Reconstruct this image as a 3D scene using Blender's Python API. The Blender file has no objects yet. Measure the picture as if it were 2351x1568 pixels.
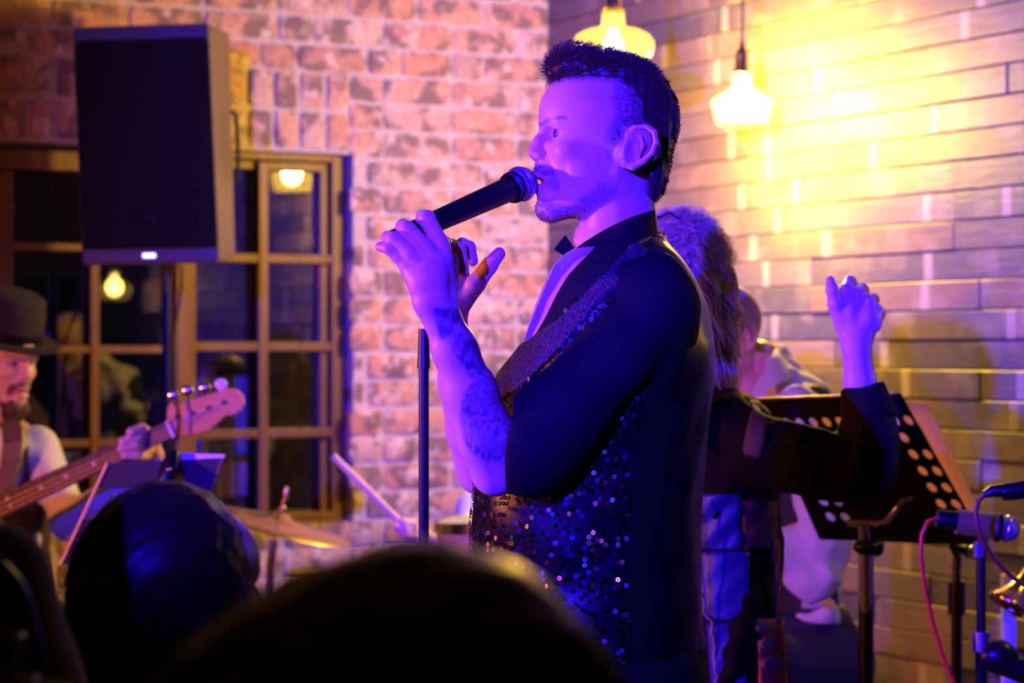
import bpy, bmesh, math, random
import numpy as np
from mathutils import Vector, Matrix
random.seed(7); RNG = np.random.default_rng(7)
sc = bpy.context.scene
COL = sc.collection
# ---------------------------------------------------------------- camera
F, CX, HY, EYE = 5551.0, 1175.5, 800.0, 1.4      # focal length in photo pixels, horizon row, eye height
def P(px, py, d):
    return Vector(((px - CX) / F * d, d, EYE - (py - HY) / F * d))
cam_d = bpy.data.cameras.new('camera'); cam = bpy.data.objects.new('camera', cam_d); COL.objects.link(cam)
cam_d.sensor_width = 36.0; cam_d.lens = 36.0 * F / 2351.0
cam.location = (0, 0, EYE); cam.rotation_euler = (math.pi / 2 + math.atan(16 / F), 0, 0)
cam_d.dof.use_dof = True; cam_d.dof.focus_distance = 3.36; cam_d.dof.aperture_fstop = 5.2
cam_d.clip_start = 0.05
sc.camera = cam
# ---------------------------------------------------------------- world, exposure
w = bpy.data.worlds.new('night'); sc.world = w; w.use_nodes = True
bgn = w.node_tree.nodes['Background']; bgn.inputs[0].default_value = (0.10, 0.10, 0.22, 1); bgn.inputs[1].default_value = 0.012
sc.view_settings.view_transform = 'Standard'; sc.view_settings.look = 'None'
sc.view_settings.exposure = 0.0; sc.view_settings.gamma = 1.0; sc.view_settings.use_curve_mapping = False
# ---------------------------------------------------------------- stage lights (outside the frame)
def spot(name, loc, target, color, power, angle, blend, size):
    l = bpy.data.lights.new(name, 'SPOT'); l.energy = power; l.color = color
    l.spot_size = math.radians(angle); l.spot_blend = blend; l.shadow_soft_size = size
    o = bpy.data.objects.new(name, l); COL.objects.link(o); o.location = loc
    o.rotation_euler = (Vector(target) - Vector(loc)).to_track_quat('-Z', 'Y').to_euler()
    return o
spot('blue_stage_light_offscreen', (-1.08, 0.0, 2.29), (0.724, 5.722, 1.765), (0.024, 0.003, 1.0), 5600, 42, 1.0, 0.03)
spot('blue_side_light_offscreen', (-2.4, 0.6, 1.9), (0.46, 4.8, 1.03), (0.03, 0.004, 1.0), 900, 28, 0.8, 0.03)
spot('amber_stage_light_offscreen', (-2.3, 3.38, 1.5), (-0.3, 4.6, 1.35), (1.0, 0.22, 0.10), 190, 105, 0.6, 0.05)
# ---------------------------------------------------------------- helpers: materials
def nodes(name):
    m = bpy.data.materials.new(name); m.use_nodes = True
    nt = m.node_tree; b = nt.nodes['Principled BSDF']
    return m, nt, b
def N(nt, typ, **kw):
    n = nt.nodes.new(typ)
    for k, v in kw.items():
        if k.startswith('i_'):
            key = k[2:]
            n.inputs[int(key) if key.isdigit() else key].default_value = v
        else:
            setattr(n, k, v)
    return n
def c4(c): return (c[0], c[1], c[2], 1.0)
def mixrgb(nt, fac, a, b, typ='MIX'):
    n = nt.nodes.new('ShaderNodeMixRGB'); n.blend_type = typ
    for i, v in ((0, fac), (1, a), (2, b)):
        if isinstance(v, (int, float)): n.inputs[i].default_value = v
        elif isinstance(v, tuple): n.inputs[i].default_value = c4(v)
        else: nt.links.new(v, n.inputs[i])
    return n.outputs[0]
def ramp(nt, fac, stops, interp='LINEAR'):
    n = nt.nodes.new('ShaderNodeValToRGB'); cr = n.color_ramp; cr.interpolation = interp
    while len(cr.elements) < len(stops): cr.elements.new(0.5)
    for e, (p, c) in zip(cr.elements, stops):
        e.position = p; e.color = c4(c) if isinstance(c, tuple) else (c, c, c, 1)
    nt.links.new(fac, n.inputs[0]); return n.outputs[0]
def coords(nt, scale=(1, 1, 1), rand=False):
    tc = nt.nodes.new('ShaderNodeTexCoord'); mp = nt.nodes.new('ShaderNodeMapping'); mp.inputs['Scale'].default_value = scale
    out = tc.outputs['Object']
    if rand:
        oi = nt.nodes.new('ShaderNodeObjectInfo'); mu = N(nt, 'ShaderNodeMath', operation='MULTIPLY'); mu.inputs[1].default_value = 57.0
        nt.links.new(oi.outputs['Random'], mu.inputs[0])
        ad = N(nt, 'ShaderNodeVectorMath', operation='ADD'); nt.links.new(out, ad.inputs[0])
        cb = N(nt, 'ShaderNodeCombineXYZ'); nt.links.new(mu.outputs[0], cb.inputs[0]); nt.links.new(mu.outputs[0], cb.inputs[2])
        nt.links.new(cb.outputs[0], ad.inputs[1]); out = ad.outputs[0]
    nt.links.new(out, mp.inputs[0]); return mp.outputs[0]
def noise(nt, vec, scale, detail=3.0, rough=0.55):
    n = N(nt, 'ShaderNodeTexNoise'); n.inputs['Scale'].default_value = scale; n.inputs['Detail'].default_value = detail; n.inputs['Roughness'].default_value = rough
    nt.links.new(vec, n.inputs['Vector']); return n.outputs['Fac']
def bump(nt, b, h, strength, dist=0.01):
    n = nt.nodes.new('ShaderNodeBump'); n.inputs['Strength'].default_value = strength; n.inputs['Distance'].default_value = dist
    nt.links.new(h, n.inputs['Height']); nt.links.new(n.outputs[0], b.inputs['Normal'])
def M(name, c1, c2=None, nscale=20, rough=0.5, metal=0.0, spec=0.5, bmp=0.0, bscale=80, stretch=(1, 1, 1), sheen=0.0, coat=0.0, rand=False, attr=None):
    m, nt, b = nodes(name)
    b.inputs['Roughness'].default_value = rough; b.inputs['Metallic'].default_value = metal
    b.inputs['Specular IOR Level'].default_value = spec; b.inputs['Base Color'].default_value = c4(c1)
    b.inputs['Sheen Weight'].default_value = sheen; b.inputs['Coat Weight'].default_value = coat
    if c2 or bmp: v = coords(nt, stretch, rand)
    if c2:
        f = ramp(nt, noise(nt, v, nscale), [(0.35, 0.0), (0.65, 1.0)])
        nt.links.new(mixrgb(nt, f, c1, c2), b.inputs['Base Color'])
    if attr:
        a = N(nt, 'ShaderNodeAttribute', attribute_name=attr); nt.links.new(a.outputs['Color'], b.inputs['Base Color'])
    if bmp: bump(nt, b, noise(nt, v, bscale), bmp, 0.004)
    return m
def emit(name, c, s):
    m, nt, b = nodes(name); b.inputs['Base Color'].default_value = c4(c)
    b.inputs['Emission Color'].default_value = c4(c); b.inputs['Emission Strength'].default_value = s; return m
# ---------------------------------------------------------------- helpers: objects
def link(name, me, mat=None, parent=None, loc=None, mtx=None, smooth=False):
    o = bpy.data.objects.new(name, me); COL.objects.link(o)
    if mat is not None: me.materials.clear(); me.materials.append(mat)
    if mtx is not None: o.matrix_world = mtx
    elif loc is not None: o.location = loc
    if parent is not None: o.parent = parent; o.matrix_parent_inverse = parent.matrix_world.inverted()
    if smooth:
        me.polygons.foreach_set('use_smooth', [True] * len(me.polygons))
    return o
def tag(o, label=None, cat=None, group=None, kind=None):
    for k, v in (('label', label), ('category', cat), ('group', group), ('kind', kind)):
        if v: o[k] = v
    return o
def thing(name, loc, label, cat, group=None):
    o = bpy.data.objects.new(name, None); COL.objects.link(o); o.location = loc; o.empty_display_size = 0.05
    o.matrix_world = Matrix.Translation(loc)
    return tag(o, label, cat, group)
def mesh_np(name, V, Fq, col=None):
    V = np.asarray(V, np.float32); Fq = np.asarray(Fq, np.int32)
    me = bpy.data.meshes.new(name); n, k = Fq.shape
    me.vertices.add(len(V)); me.vertices.foreach_set('co', V.ravel())
    me.loops.add(n * k); me.loops.foreach_set('vertex_index', Fq.ravel())
    me.polygons.add(n); me.polygons.foreach_set('loop_start', np.arange(0, n * k, k, dtype=np.int32))
    me.polygons.foreach_set('use_smooth', np.ones(n, bool))
    me.update(calc_edges=True); me.validate()
    if col is not None:
        a = me.color_attributes.new('Col', 'FLOAT_COLOR', 'POINT')
        c = np.ones((len(V), 4), np.float32); c[:, :3] = col; a.data.foreach_set('color', c.ravel())
    return me
class MB:
    """collects boxes, tubes and lathes, builds one mesh"""
    def __init__(s): s.v = []; s.f = []
    def add(s, vs, fs):
        b = len(s.v); s.v += [tuple(x) for x in vs]; s.f += [tuple(b + i for i in f) for f in fs]; return s
    def box(s, lo, hi, M_=None, bev=0.0):
        (x0, y0, z0), (x1, y1, z1) = lo, hi
        vs = [Vector(p) for p in ((x0, y0, z0), (x1, y0, z0), (x1, y1, z0), (x0, y1, z0), (x0, y0, z1), (x1, y0, z1), (x1, y1, z1), (x0, y1, z1))]
        if M_: vs = [M_ @ p for p in vs]
        return s.add(vs, [(0, 3, 2, 1), (4, 5, 6, 7), (0, 1, 5, 4), (1, 2, 6, 5), (2, 3, 7, 6), (3, 0, 4, 7)])
    def tube(s, pts, r, n=10, caps=True):
        pts = [Vector(p) for p in pts]; rs = r if isinstance(r, (list, tuple)) else [r] * len(pts)
        vs = []; T = []
        for i in range(len(pts)):
            T.append((pts[min(i + 1, len(pts) - 1)] - pts[max(i - 1, 0)]).normalized())
        up = Vector((0, 0, 1)) if abs(T[0].z) < 0.9 else Vector((1, 0, 0))
        a = T[0].cross(up).normalized()
        for p, t, rr in zip(pts, T, rs):
            a = (a - t * a.dot(t)).normalized(); bb = t.cross(a)
            vs += [p + (a * math.cos(2 * math.pi * k / n) + bb * math.sin(2 * math.pi * k / n)) * rr for k in range(n)]
        fs = [(i * n + k, i * n + (k + 1) % n, (i + 1) * n + (k + 1) % n, (i + 1) * n + k) for i in range(len(pts) - 1) for k in range(n)]
        if caps: fs += [tuple(range(n - 1, -1, -1)), tuple((len(pts) - 1) * n + k for k in range(n))]
        return s.add(vs, fs)
    def lathe(s, prof, c=(0, 0, 0), n=28, axis=None):
        R = Matrix.Identity(3) if axis is None else Vector((0, 0, 1)).rotation_difference(Vector(axis)).to_matrix()
        c = Vector(c); vs = []
        for r, z in prof:
            vs += [c + R @ Vector((r * math.cos(2 * math.pi * k / n), r * math.sin(2 * math.pi * k / n), z)) for k in range(n)]
        fs = [(i * n + k, i * n + (k + 1) % n, (i + 1) * n + (k + 1) % n, (i + 1) * n + k) for i in range(len(prof) - 1) for k in range(n)]
        return s.add(vs, fs)
    def prism(s, poly, th, M_):
        n = len(poly); vs = [M_ @ Vector((x, 0, z)) for x, z in poly] + [M_ @ Vector((x, th, z)) for x, z in poly]
        return s.add(vs, [tuple(range(n)), tuple(range(2 * n - 1, n - 1, -1))] + [(i, i + n, (i + 1) % n + n, (i + 1) % n) for i in range(n)])
    def mesh(s, name, smooth=None):
        me = bpy.data.meshes.new(name); me.from_pydata([tuple(v) for v in s.v], [], s.f); me.update()
        bm = bmesh.new(); bm.from_mesh(me); bmesh.ops.recalc_face_normals(bm, faces=bm.faces); bm.to_mesh(me); bm.free()
        if smooth is not None:
            me.polygons.foreach_set('use_smooth', [True] * len(me.polygons))
            if smooth < 180: me.set_sharp_from_angle(angle=math.radians(smooth))
        return me
    def build(s, name, mat, parent=None, smooth=None, bevel=0.0):
        o = link(name, s.mesh(name, smooth), mat, parent)
        if bevel:
            m = o.modifiers.new('bevel', 'BEVEL'); m.width = bevel; m.segments = 2; m.limit_method = 'ANGLE'
        return o
# ---------------------------------------------------------------- helpers: implicit surfaces
class SDF:
    def __init__(s): s.ops = []
    def _op(s, fn, lo, hi, k, op): s.ops.append((fn, np.array(lo, float), np.array(hi, float), k, op)); return s
    def ell(s, c, r, k=0.01, op='u', R=None):
        c = np.array(c, float); r = np.array(r, float)
        Rm = None if R is None else np.array(R.to_3x3() if hasattr(R, 'to_3x3') else R, float)
        def fn(X, Y, Z):
            x, y, z = X - c[0], Y - c[1], Z - c[2]
            if Rm is not None:
                x, y, z = (Rm[0, 0] * x + Rm[1, 0] * y + Rm[2, 0] * z, Rm[0, 1] * x + Rm[1, 1] * y + Rm[2, 1] * z, Rm[0, 2] * x + Rm[1, 2] * y + Rm[2, 2] * z)
            k0 = np.sqrt((x / r[0]) ** 2 + (y / r[1]) ** 2 + (z / r[2]) ** 2)
            k1 = np.sqrt((x / r[0] ** 2) ** 2 + (y / r[1] ** 2) ** 2 + (z / r[2] ** 2) ** 2) + 1e-9
            return k0 * (k0 - 1) / k1
        m = r if Rm is None else np.full(3, r.max())
        return s._op(fn, c - m, c + m, k, op)
    def cone(s, a, b, ra, rb, k=0.008, op='u'):
        a = np.array(a, float); b = np.array(b, float); d = b - a; L2 = max(d @ d, 1e-12)
        def fn(X, Y, Z):
            t = np.clip(((X - a[0]) * d[0] + (Y - a[1]) * d[1] + (Z - a[2]) * d[2]) / L2, 0, 1)
            return np.sqrt((X - a[0] - t * d[0]) ** 2 + (Y - a[1] - t * d[1]) ** 2 + (Z - a[2] - t * d[2]) ** 2) - (ra + t * (rb - ra))
        m = max(ra, rb)
        return s._op(fn, np.minimum(a, b) - m, np.maximum(a, b) + m, k, op)
    def chain(s, pts, rs, k=0.008, op='u'):
        for i in range(len(pts) - 1): s.cone(pts[i], pts[i + 1], rs[i], rs[i + 1], k, op)
        return s
    def loft(s, keys, k=0.01, op='u', p=2.3, grow=0.0):
        ks = np.array(sorted(keys), float)       # z, cx, cy, rx, ry
        def fn(X, Y, Z):
            g = [np.interp(Z, ks[:, 0], ks[:, i]) for i in range(1, 5)]
            rx, ry = g[2] + grow, g[3] + grow
            q = (np.abs((X - g[0]) / rx) ** p + np.abs((Y - g[1]) / ry) ** p) ** (1 / p)
            return np.maximum((q - 1) * np.minimum(rx, ry), np.maximum(ks[0, 0] - grow - Z, Z - ks[-1, 0] - grow))
        lo = [min(ks[:, 1] - ks[:, 3]) - grow, min(ks[:, 2] - ks[:, 4]) - grow, ks[0, 0] - grow]
        hi = [max(ks[:, 1] + ks[:, 3]) + grow, max(ks[:, 2] + ks[:, 4]) + grow, ks[-1, 0] + grow]
        return s._op(fn, lo, hi, k, op)
    def plane(s, pt, n, op='i', k=0.0):           # keep the side the normal points away from
        pt = np.array(pt, float); n = np.array(n, float); n /= np.linalg.norm(n)
        return s._op(lambda X, Y, Z: (X - pt[0]) * n[0] + (Y - pt[1]) * n[1] + (Z - pt[2]) * n[2], [-99] * 3, [99] * 3, k, op)
    def poly(s, pts, op='i', axis=1):             # polygon in the x-z plane, endless in y: keep the inside
        pts = np.array(pts, float)
        def fn(X, Y, Z):
            X, Z = np.broadcast_arrays(X, Z)
            d = np.full(X.shape, 1e9); inside = np.zeros(X.shape, bool); n = len(pts)
            for i in range(n):
                a, b = pts[i], pts[(i + 1) % n]; e = b - a
                t = np.clip(((X - a[0]) * e[0] + (Z - a[1]) * e[1]) / (e @ e), 0, 1)
                d = np.minimum(d, (X - a[0] - t * e[0]) ** 2 + (Z - a[1] - t * e[1]) ** 2)
                cr = ((a[1] > Z) != (b[1] > Z)) & (X < (b[0] - a[0]) * (Z - a[1]) / (b[1] - a[1] + 1e-12) + a[0])
                inside ^= cr
            return np.where(inside, -1, 1) * np.sqrt(d)
        return s._op(fn, [-99] * 3, [99] * 3, 0.0, op)
    def fold(s, amp, freq, seed=0, n=7, stretch=(1, 1, 1)):
        rg = np.random.default_rng(seed); K = rg.normal(size=(n, 3)); K /= np.linalg.norm(K, axis=1)[:, None]
        K = K * np.array(stretch) * freq * rg.uniform(0.6, 1.6, size=(n, 1)); ph = rg.uniform(0, 6.28, n)
        fn = lambda X, Y, Z: amp * sum(np.sin(K[i, 0] * X + K[i, 1] * Y + K[i, 2] * Z + ph[i]) for i in range(n)) / math.sqrt(n)
        return s._op(fn, [-99] * 3, [99] * 3, 0.0, 'd')
    def mesh(s, h, pad=None):
        us = [o for o in s.ops if o[4] == 'u']
        lo = np.min([o[1] for o in us], 0) - 3 * h; hi = np.max([o[2] for o in us], 0) + 3 * h
        ax = [np.arange(lo[i], hi[i] + h, h).astype(np.float32) for i in range(3)]
        D = np.full([len(a) for a in ax], 0.05, np.float32)
        for fn, blo, bhi, k, op in s.ops:
            m = k + 2.5 * h
            i0 = [max(0, int((blo[i] - m - lo[i]) / h)) for i in range(3)]
            i1 = [min(len(ax[i]), int((bhi[i] + m - lo[i]) / h) + 2) for i in range(3)]
            if any(i1[i] <= i0[i] for i in range(3)): continue
            sl = tuple(slice(i0[i], i1[i]) for i in range(3))
            X = ax[0][sl[0]][:, None, None]; Y = ax[1][sl[1]][None, :, None]; Z = ax[2][sl[2]][None, None, :]
            b = np.asarray(fn(X, Y, Z), np.float32); a = D[sl]
            if op == 'u':
                if k > 0:
                    t = np.clip(0.5 + 0.5 * (b - a) / k, 0, 1); a[...] = b + (a - b) * t - k * t * (1 - t)
                else: np.minimum(a, b, out=a)
            elif op == 's':
                if k > 0:
                    t = np.clip(0.5 - 0.5 * (b + a) / k, 0, 1); a[...] = a + (-b - a) * t + k * t * (1 - t)
                else: np.maximum(a, -b, out=a)
            elif op == 'i':
                if k > 0:
                    t = np.clip(0.5 - 0.5 * (b - a) / k, 0, 1); a[...] = b + (a - b) * t + k * t * (1 - t)
                else: np.maximum(a, b, out=a)
            else: a += np.broadcast_to(b, a.shape)
        return nets(D, lo, h)
def nets(D, lo, h):
    D = D.copy()
    for ax in range(3):
        sl = [slice(None)] * 3; sl[ax] = 0; D[tuple(sl)] = np.maximum(D[tuple(sl)], 1e-4); sl[ax] = -1; D[tuple(sl)] = np.maximum(D[tuple(sl)], 1e-4)
    S = D < 0; nx, ny, nz = D.shape
    cs = np.zeros((nx - 1, ny - 1, nz - 1), np.uint8)
    for i in (0, 1):
        for j in (0, 1):
            for k in (0, 1): cs += S[i:nx - 1 + i, j:ny - 1 + j, k:nz - 1 + k]
    cells = np.argwhere((cs > 0) & (cs < 8)); idx = np.full(cs.shape, -1, np.int32); idx[tuple(cells.T)] = np.arange(len(cells))
    acc = np.zeros((len(cells), 3)); cnt = np.zeros(len(cells))
    for ax in range(3):
        o1, o2 = [a for a in range(3) if a != ax]
        for u in (0, 1):
            for v in (0, 1):
                p = cells.copy(); p[:, o1] += u; p[:, o2] += v; q = p.copy(); q[:, ax] += 1
                a = D[tuple(p.T)]; b = D[tuple(q.T)]; m = (a < 0) != (b < 0)
                t = a[m] / (a[m] - b[m]); pt = p[m].astype(float); pt[:, ax] += t
                acc[m] += pt; cnt[m] += 1
    V = acc / cnt[:, None] * h + np.array(lo)
    Q = []
    for ax in range(3):
        o1, o2 = (ax + 1) % 3, (ax + 2) % 3
        s1 = [slice(None)] * 3; s2 = [slice(None)] * 3; s1[ax] = slice(0, -1); s2[ax] = slice(1, None)
        ed = np.argwhere(S[tuple(s1)] != S[tuple(s2)])
        ed = ed[(ed[:, o1] > 0) & (ed[:, o2] > 0)]
        if len(ed) == 0: continue
        fl = S[tuple(ed.T)]
        def cell(d1, d2):
            c = ed.copy(); c[:, o1] -= d1; c[:, o2] -= d2; return idx[tuple(c.T)]
        q = np.stack([cell(1, 1), cell(0, 1), cell(0, 0), cell(1, 0)], 1)
        q[~fl] = q[~fl][:, ::-1]; Q.append(q)
    return V, np.concatenate(Q)
def relax(V, Q, it=2, lam=0.5):
    E = np.concatenate([Q[:, [0, 1]], Q[:, [1, 2]], Q[:, [2, 3]], Q[:, [3, 0]]]); n = len(V)
    deg = np.bincount(E[:, 0], minlength=n) + np.bincount(E[:, 1], minlength=n)
    for _ in range(it):
        A = np.zeros_like(V)
        for i in range(3):
            A[:, i] = np.bincount(E[:, 0], weights=V[E[:, 1], i], minlength=n) + np.bincount(E[:, 1], weights=V[E[:, 0], i], minlength=n)
        V = V + lam * (A / np.maximum(deg, 1)[:, None] - V)
    return V
def organic(name, sdf, h, mat, parent=None, it=1, col=None):
    V, Q = sdf.mesh(h); V = relax(V, Q, it)
    return link(name, mesh_np(name, V, Q, None if col is None else col(V)), mat, parent)
def face_samples(V, Q, n, rg):
    a, b, c, d = (V[Q[:, i]] for i in range(4)); nr = np.cross(c - a, d - b); ar = np.linalg.norm(nr, axis=1)
    i = rg.choice(len(Q), n, p=ar / ar.sum()); u, v = rg.random((2, n, 1))
    p = (a[i] * (1 - u) + b[i] * u) * (1 - v) + (d[i] * (1 - u) + c[i] * u) * v
    return p, nr[i] / (ar[i][:, None] + 1e-12)
def strands(name, L, r0, r1, mat, parent, col=None, sides=3):
    """L: (n, m, 3) polylines -> thin tapering tubes"""
    n, m, _ = L.shape; T = np.gradient(L, axis=1); T /= np.linalg.norm(T, axis=2, keepdims=True) + 1e-9
    ref = np.array([0.31, 0.83, 0.46]); A = np.cross(T, ref); A /= np.linalg.norm(A, axis=2, keepdims=True) + 1e-9; B = np.cross(T, A)
    r = np.linspace(1, 0, m)[None, :, None] * (r0 - r1) + r1
    rings = [L + (A * math.cos(2 * math.pi * k / sides) + B * math.sin(2 * math.pi * k / sides)) * r for k in range(sides)]
    V = np.stack(rings, 2).reshape(-1, 3)
    base = (np.arange(n)[:, None, None] * m + np.arange(m - 1)[None, :, None]) * sides
    k = np.arange(sides)[None, None, :]; k2 = (k + 1) % sides
    Q = np.stack([base + k, base + k2, base + sides + k2, base + sides + k], -1).reshape(-1, 4)
    c = None
    if col is not None: c = np.repeat(col, m * sides, 0)
    return link(name, mesh_np(name, V, Q, c), mat, parent)
# ================================================================ the room
CO = Vector((0.12, 7.7, 0)); U = Vector((-0.8846, -0.4664, 0)); T = Vector((0.4664, -0.8846, 0)); UP = Vector((0, 0, 1))
# U runs along the brick wall away from the corner, T along the plank wall towards the viewer
def on_back(px, py, off=0.0):       # pixel -> (s, z) on the brick wall plane, off metres behind it
    o = CO - T * off; q = (px - CX) / F
    s = (o.x - o.y * q) / (-U.x + U.y * q); y = o.y + U.y * s
    return s, EYE - (py - HY) / F * y
def on_right(px, py, off=0.0):
    o = CO + U * off; q = (px - CX) / F
    t = (q * o.y - o.x) / (T.x - q * T.y); y = o.y + T.y * t
    return t, EYE - (py - HY) / F * y
def back_pt(s, z, off=0.0): return CO + U * s - T * off + UP * z
def wallM(origin, ax, nrm):         # local x along wall, local y into the wall, z up
    return Matrix(((ax.x, nrm.x, 0, origin.x), (ax.y, nrm.y, 0, origin.y), (0, 0, 1, origin.z), (0, 0, 0, 1)))
MB_BACK = wallM(CO, U, -T); MB_RIGHT = wallM(CO, T, -U)
HC = 3.3
m_mortar = M('mortar', (0.62, 0.54, 0.42), (0.48, 0.41, 0.33), 60, 0.9, bmp=0.6, bscale=140)
m_floor = M('floor_boards', (0.10, 0.055, 0.03), (0.05, 0.028, 0.018), 6, 0.45, stretch=(1, 8, 1))
m_ceil = M('ceiling_paint', (0.05, 0.045, 0.04), rough=0.8)
m_plaster = M('dark_plaster', (0.10, 0.07, 0.055), (0.07, 0.05, 0.04), 3, 0.8)
sW, zT = on_back(815, 345); zT = 1.9935; zB = on_back(700, 1205)[1]; LEN = 6.6; DEP = 9.6; TH = 0.24
def struct(name, mb, mat, label=None):
    o = mb.build(name, mat); return tag(o, label, kind='structure')
c0 = CO + U * -0.3; 
flr = MB(); flr.box((-0.4, -0.4, -0.06), (LEN + 0.2, DEP + 0.2, 0.0), Matrix(((U.x, T.x, 0, CO.x), (U.y, T.y, 0, CO.y), (0, 0, 1, 0), (0, 0, 0, 1)))); struct('floor', flr, m_floor, 'dark boarded floor of the room')
cl = MB(); cl.box((-0.4, -0.4, HC), (LEN + 0.2, DEP + 0.2, HC + 0.1), Matrix(((U.x, T.x, 0, CO.x), (U.y, T.y, 0, CO.y), (0, 0, 1, 0), (0, 0, 0, 1)))); struct('ceiling', cl, m_ceil, 'dark painted ceiling of the room')
wl = MB(); wl.box((LEN, -9.6, 0), (LEN + 0.15, 0.4, HC), MB_BACK); struct('wall_left', wl, m_plaster, 'dark plaster wall at the far side')
wf = MB(); wf.box((DEP, -LEN, 0), (DEP + 0.15, 0.4, HC), MB_RIGHT); struct('wall_front', wf, m_plaster, 'dark plaster wall behind the audience')
# ---- brick wall: core of mortar with the window opening, then every brick
bw = MB(); JG = 0.012
bw.box((0, JG, 0), (sW, TH, HC), MB_BACK)
bw.box((sW, JG, zT), (LEN, TH, HC), MB_BACK)
bw.box((sW, JG, 0), (LEN, TH, zB), MB_BACK)
wall_back = struct('wall_back', bw, m_mortar, 'old brick wall with pale mortar and a window')
mb_, nt, b = nodes('old_brick')
v = coords(nt, (1, 1, 1), True)
oi = nt.nodes.new('ShaderNodeObjectInfo')
base = ramp(nt, oi.outputs['Random'], [(0.0, (0.58, 0.29, 0.15)), (0.25, (0.66, 0.40, 0.23)), (0.45, (0.52, 0.29, 0.19)), (0.65, (0.68, 0.48, 0.33)), (0.85, (0.50, 0.34, 0.25)), (1.0, (0.63, 0.34, 0.17))])
n1 = noise(nt, v, 11, 2.5, 0.5); n2 = noise(nt, v, 16, 4, 0.6); n3 = noise(nt, v, 60, 3)
cc = mixrgb(nt, ramp(nt, n1, [(0.47, 0.0), (0.57, 0.85)]), base, (0.17, 0.13, 0.11))
cc = mixrgb(nt, ramp(nt, n2, [(0.54, 0.0), (0.64, 0.8)]), cc, (0.80, 0.66, 0.52))
cc = mixrgb(nt, ramp(nt, n3, [(0.35, 0.35), (0.55, 0.0)]), cc, (0.18, 0.10, 0.07))
nt.links.new(cc, b.inputs['Base Color']); b.inputs['Roughness'].default_value = 0.75; b.inputs['Specular IOR Level'].default_value = 0.3
bump(nt, b, n2, 0.55, 0.01); m_brick = mb_
def brick_mesh(wd, ht, seed, dp=0.03):
    rg = np.random.default_rng(seed); nx, nz = 7, 4
    xs = np.linspace(-wd / 2, wd / 2, nx); zs = np.linspace(-ht / 2, ht / 2, nz); mb = MB(); vs = []
    for j, z in enumerate(zs):
        for i, x in enumerate(xs):
            ex = min(i, nx - 1 - i); ez = min(j, nz - 1 - j)
            y = -0.004 + rg.normal(0, 0.0012) + (0.008 if ex == 0 or ez == 0 else 0)
            sx = 1 - (0.05 if ez == 0 and ex == 0 else 0) ; sz = 1 - (0.12 if ez == 0 and ex == 0 else 0)
            vs.append((x * sx + rg.normal(0, 0.0016), y, z * sz + rg.normal(0, 0.0018)))
    fs = [(j * nx + i, j * nx + i + 1, (j + 1) * nx + i + 1, (j + 1) * nx + i) for j in range(nz - 1) for i in range(nx - 1)]
    rim = [i for i in range(nx)] + [j * nx + nx - 1 for j in range(1, nz)] + [(nz - 1) * nx + i for i in range(nx - 2, -1, -1)] + [j * nx for j in range(nz - 2, 0, -1)]
    b0 = len(vs); vs += [(vs[i][0], dp, vs[i][2]) for i in rim]; n = len(rim)
    fs += [(rim[k], b0 + k, b0 + (k + 1) % n, rim[(k + 1) % n]) for k in range(n)]
    mb.add(vs, fs); me = mb.mesh('brick', 60); me.materials.append(m_brick); return me
BH, BP, HD = 0.073, 0.085, 0.106
lib = {'s': [brick_mesh(0.222, BH, i) for i in range(6)], 'h': [brick_mesh(0.104, BH, 20 + i) for i in range(5)], 'v': [brick_mesh(0.070, 0.109, 40 + i) for i in range(5)], 'q': [brick_mesh(0.16, BH, 60 + i) for i in range(3)]}
def put_brick(kind, s, z, off=0.0, M_=None):
    o = bpy.data.objects.new('brick', random.choice(lib[kind])); COL.objects.link(o)
    o.matrix_world = (M_ or MB_BACK) @ Matrix.Translation((s, off + random.uniform(-0.002, 0.003), z)) @ Matrix.Rotation(random.gauss(0, 0.008), 4, 'Y') @ Matrix.Scale(random.choice((-1, 1)), 4, (1, 0, 0)) @ Matrix.Scale(random.choice((-1, 1)), 4, (0, 0, 1))
    o.parent = wall_back; return o
Z0 = 2.2377; WID = {'s': 0.222, 'h': 0.104, 'q': 0.16}
def course(z, s0, s1, off):
    s = s0 + 0.005
    first = True
    while s < s1 - 0.06:
        k = 'h' if (first and off) or random.random() < 0.16 else ('q' if random.random() < 0.06 else 's')
        if s + WID[k] > s1 - 0.004: k = 'q' if s + 0.16 < s1 else 'h'
        if s + WID[k] > s1 + 0.02: break
        put_brick(k, s + WID[k] / 2, z + BP / 2); s += WID[k] + 0.011; first = False
for i in range(0, 6): course(Z0 + i * BP, 0.0, 2.35, i % 2)
sR = on_back(806, 300)[0]
for i in range(1, 22):
    z = Z0 - i * BP
    if z > 0.45: course(z, 0.0, sR - 0.004 if z > zT - 0.06 else sW - 0.002, i % 2)
for i in range(17, 22): course(Z0 - i * BP, sW + 0.002, 2.35, i % 2)
s = sR + 0.004
while s < 2.4:
    for j in range(2): put_brick('v', s + 0.0375, zT + 0.005 + 0.061 + j * 0.122)
    s += 0.0845
# quoin bricks of the window reveal
MREV = wallM(CO + U * sW, -T, -U)
z = Z0 - 3 * BP
while z > zB - 0.1:
    put_brick('h', 0.055 + random.uniform(0, 0.01), z + BP / 2, 0.0, MREV); z -= BP
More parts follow.
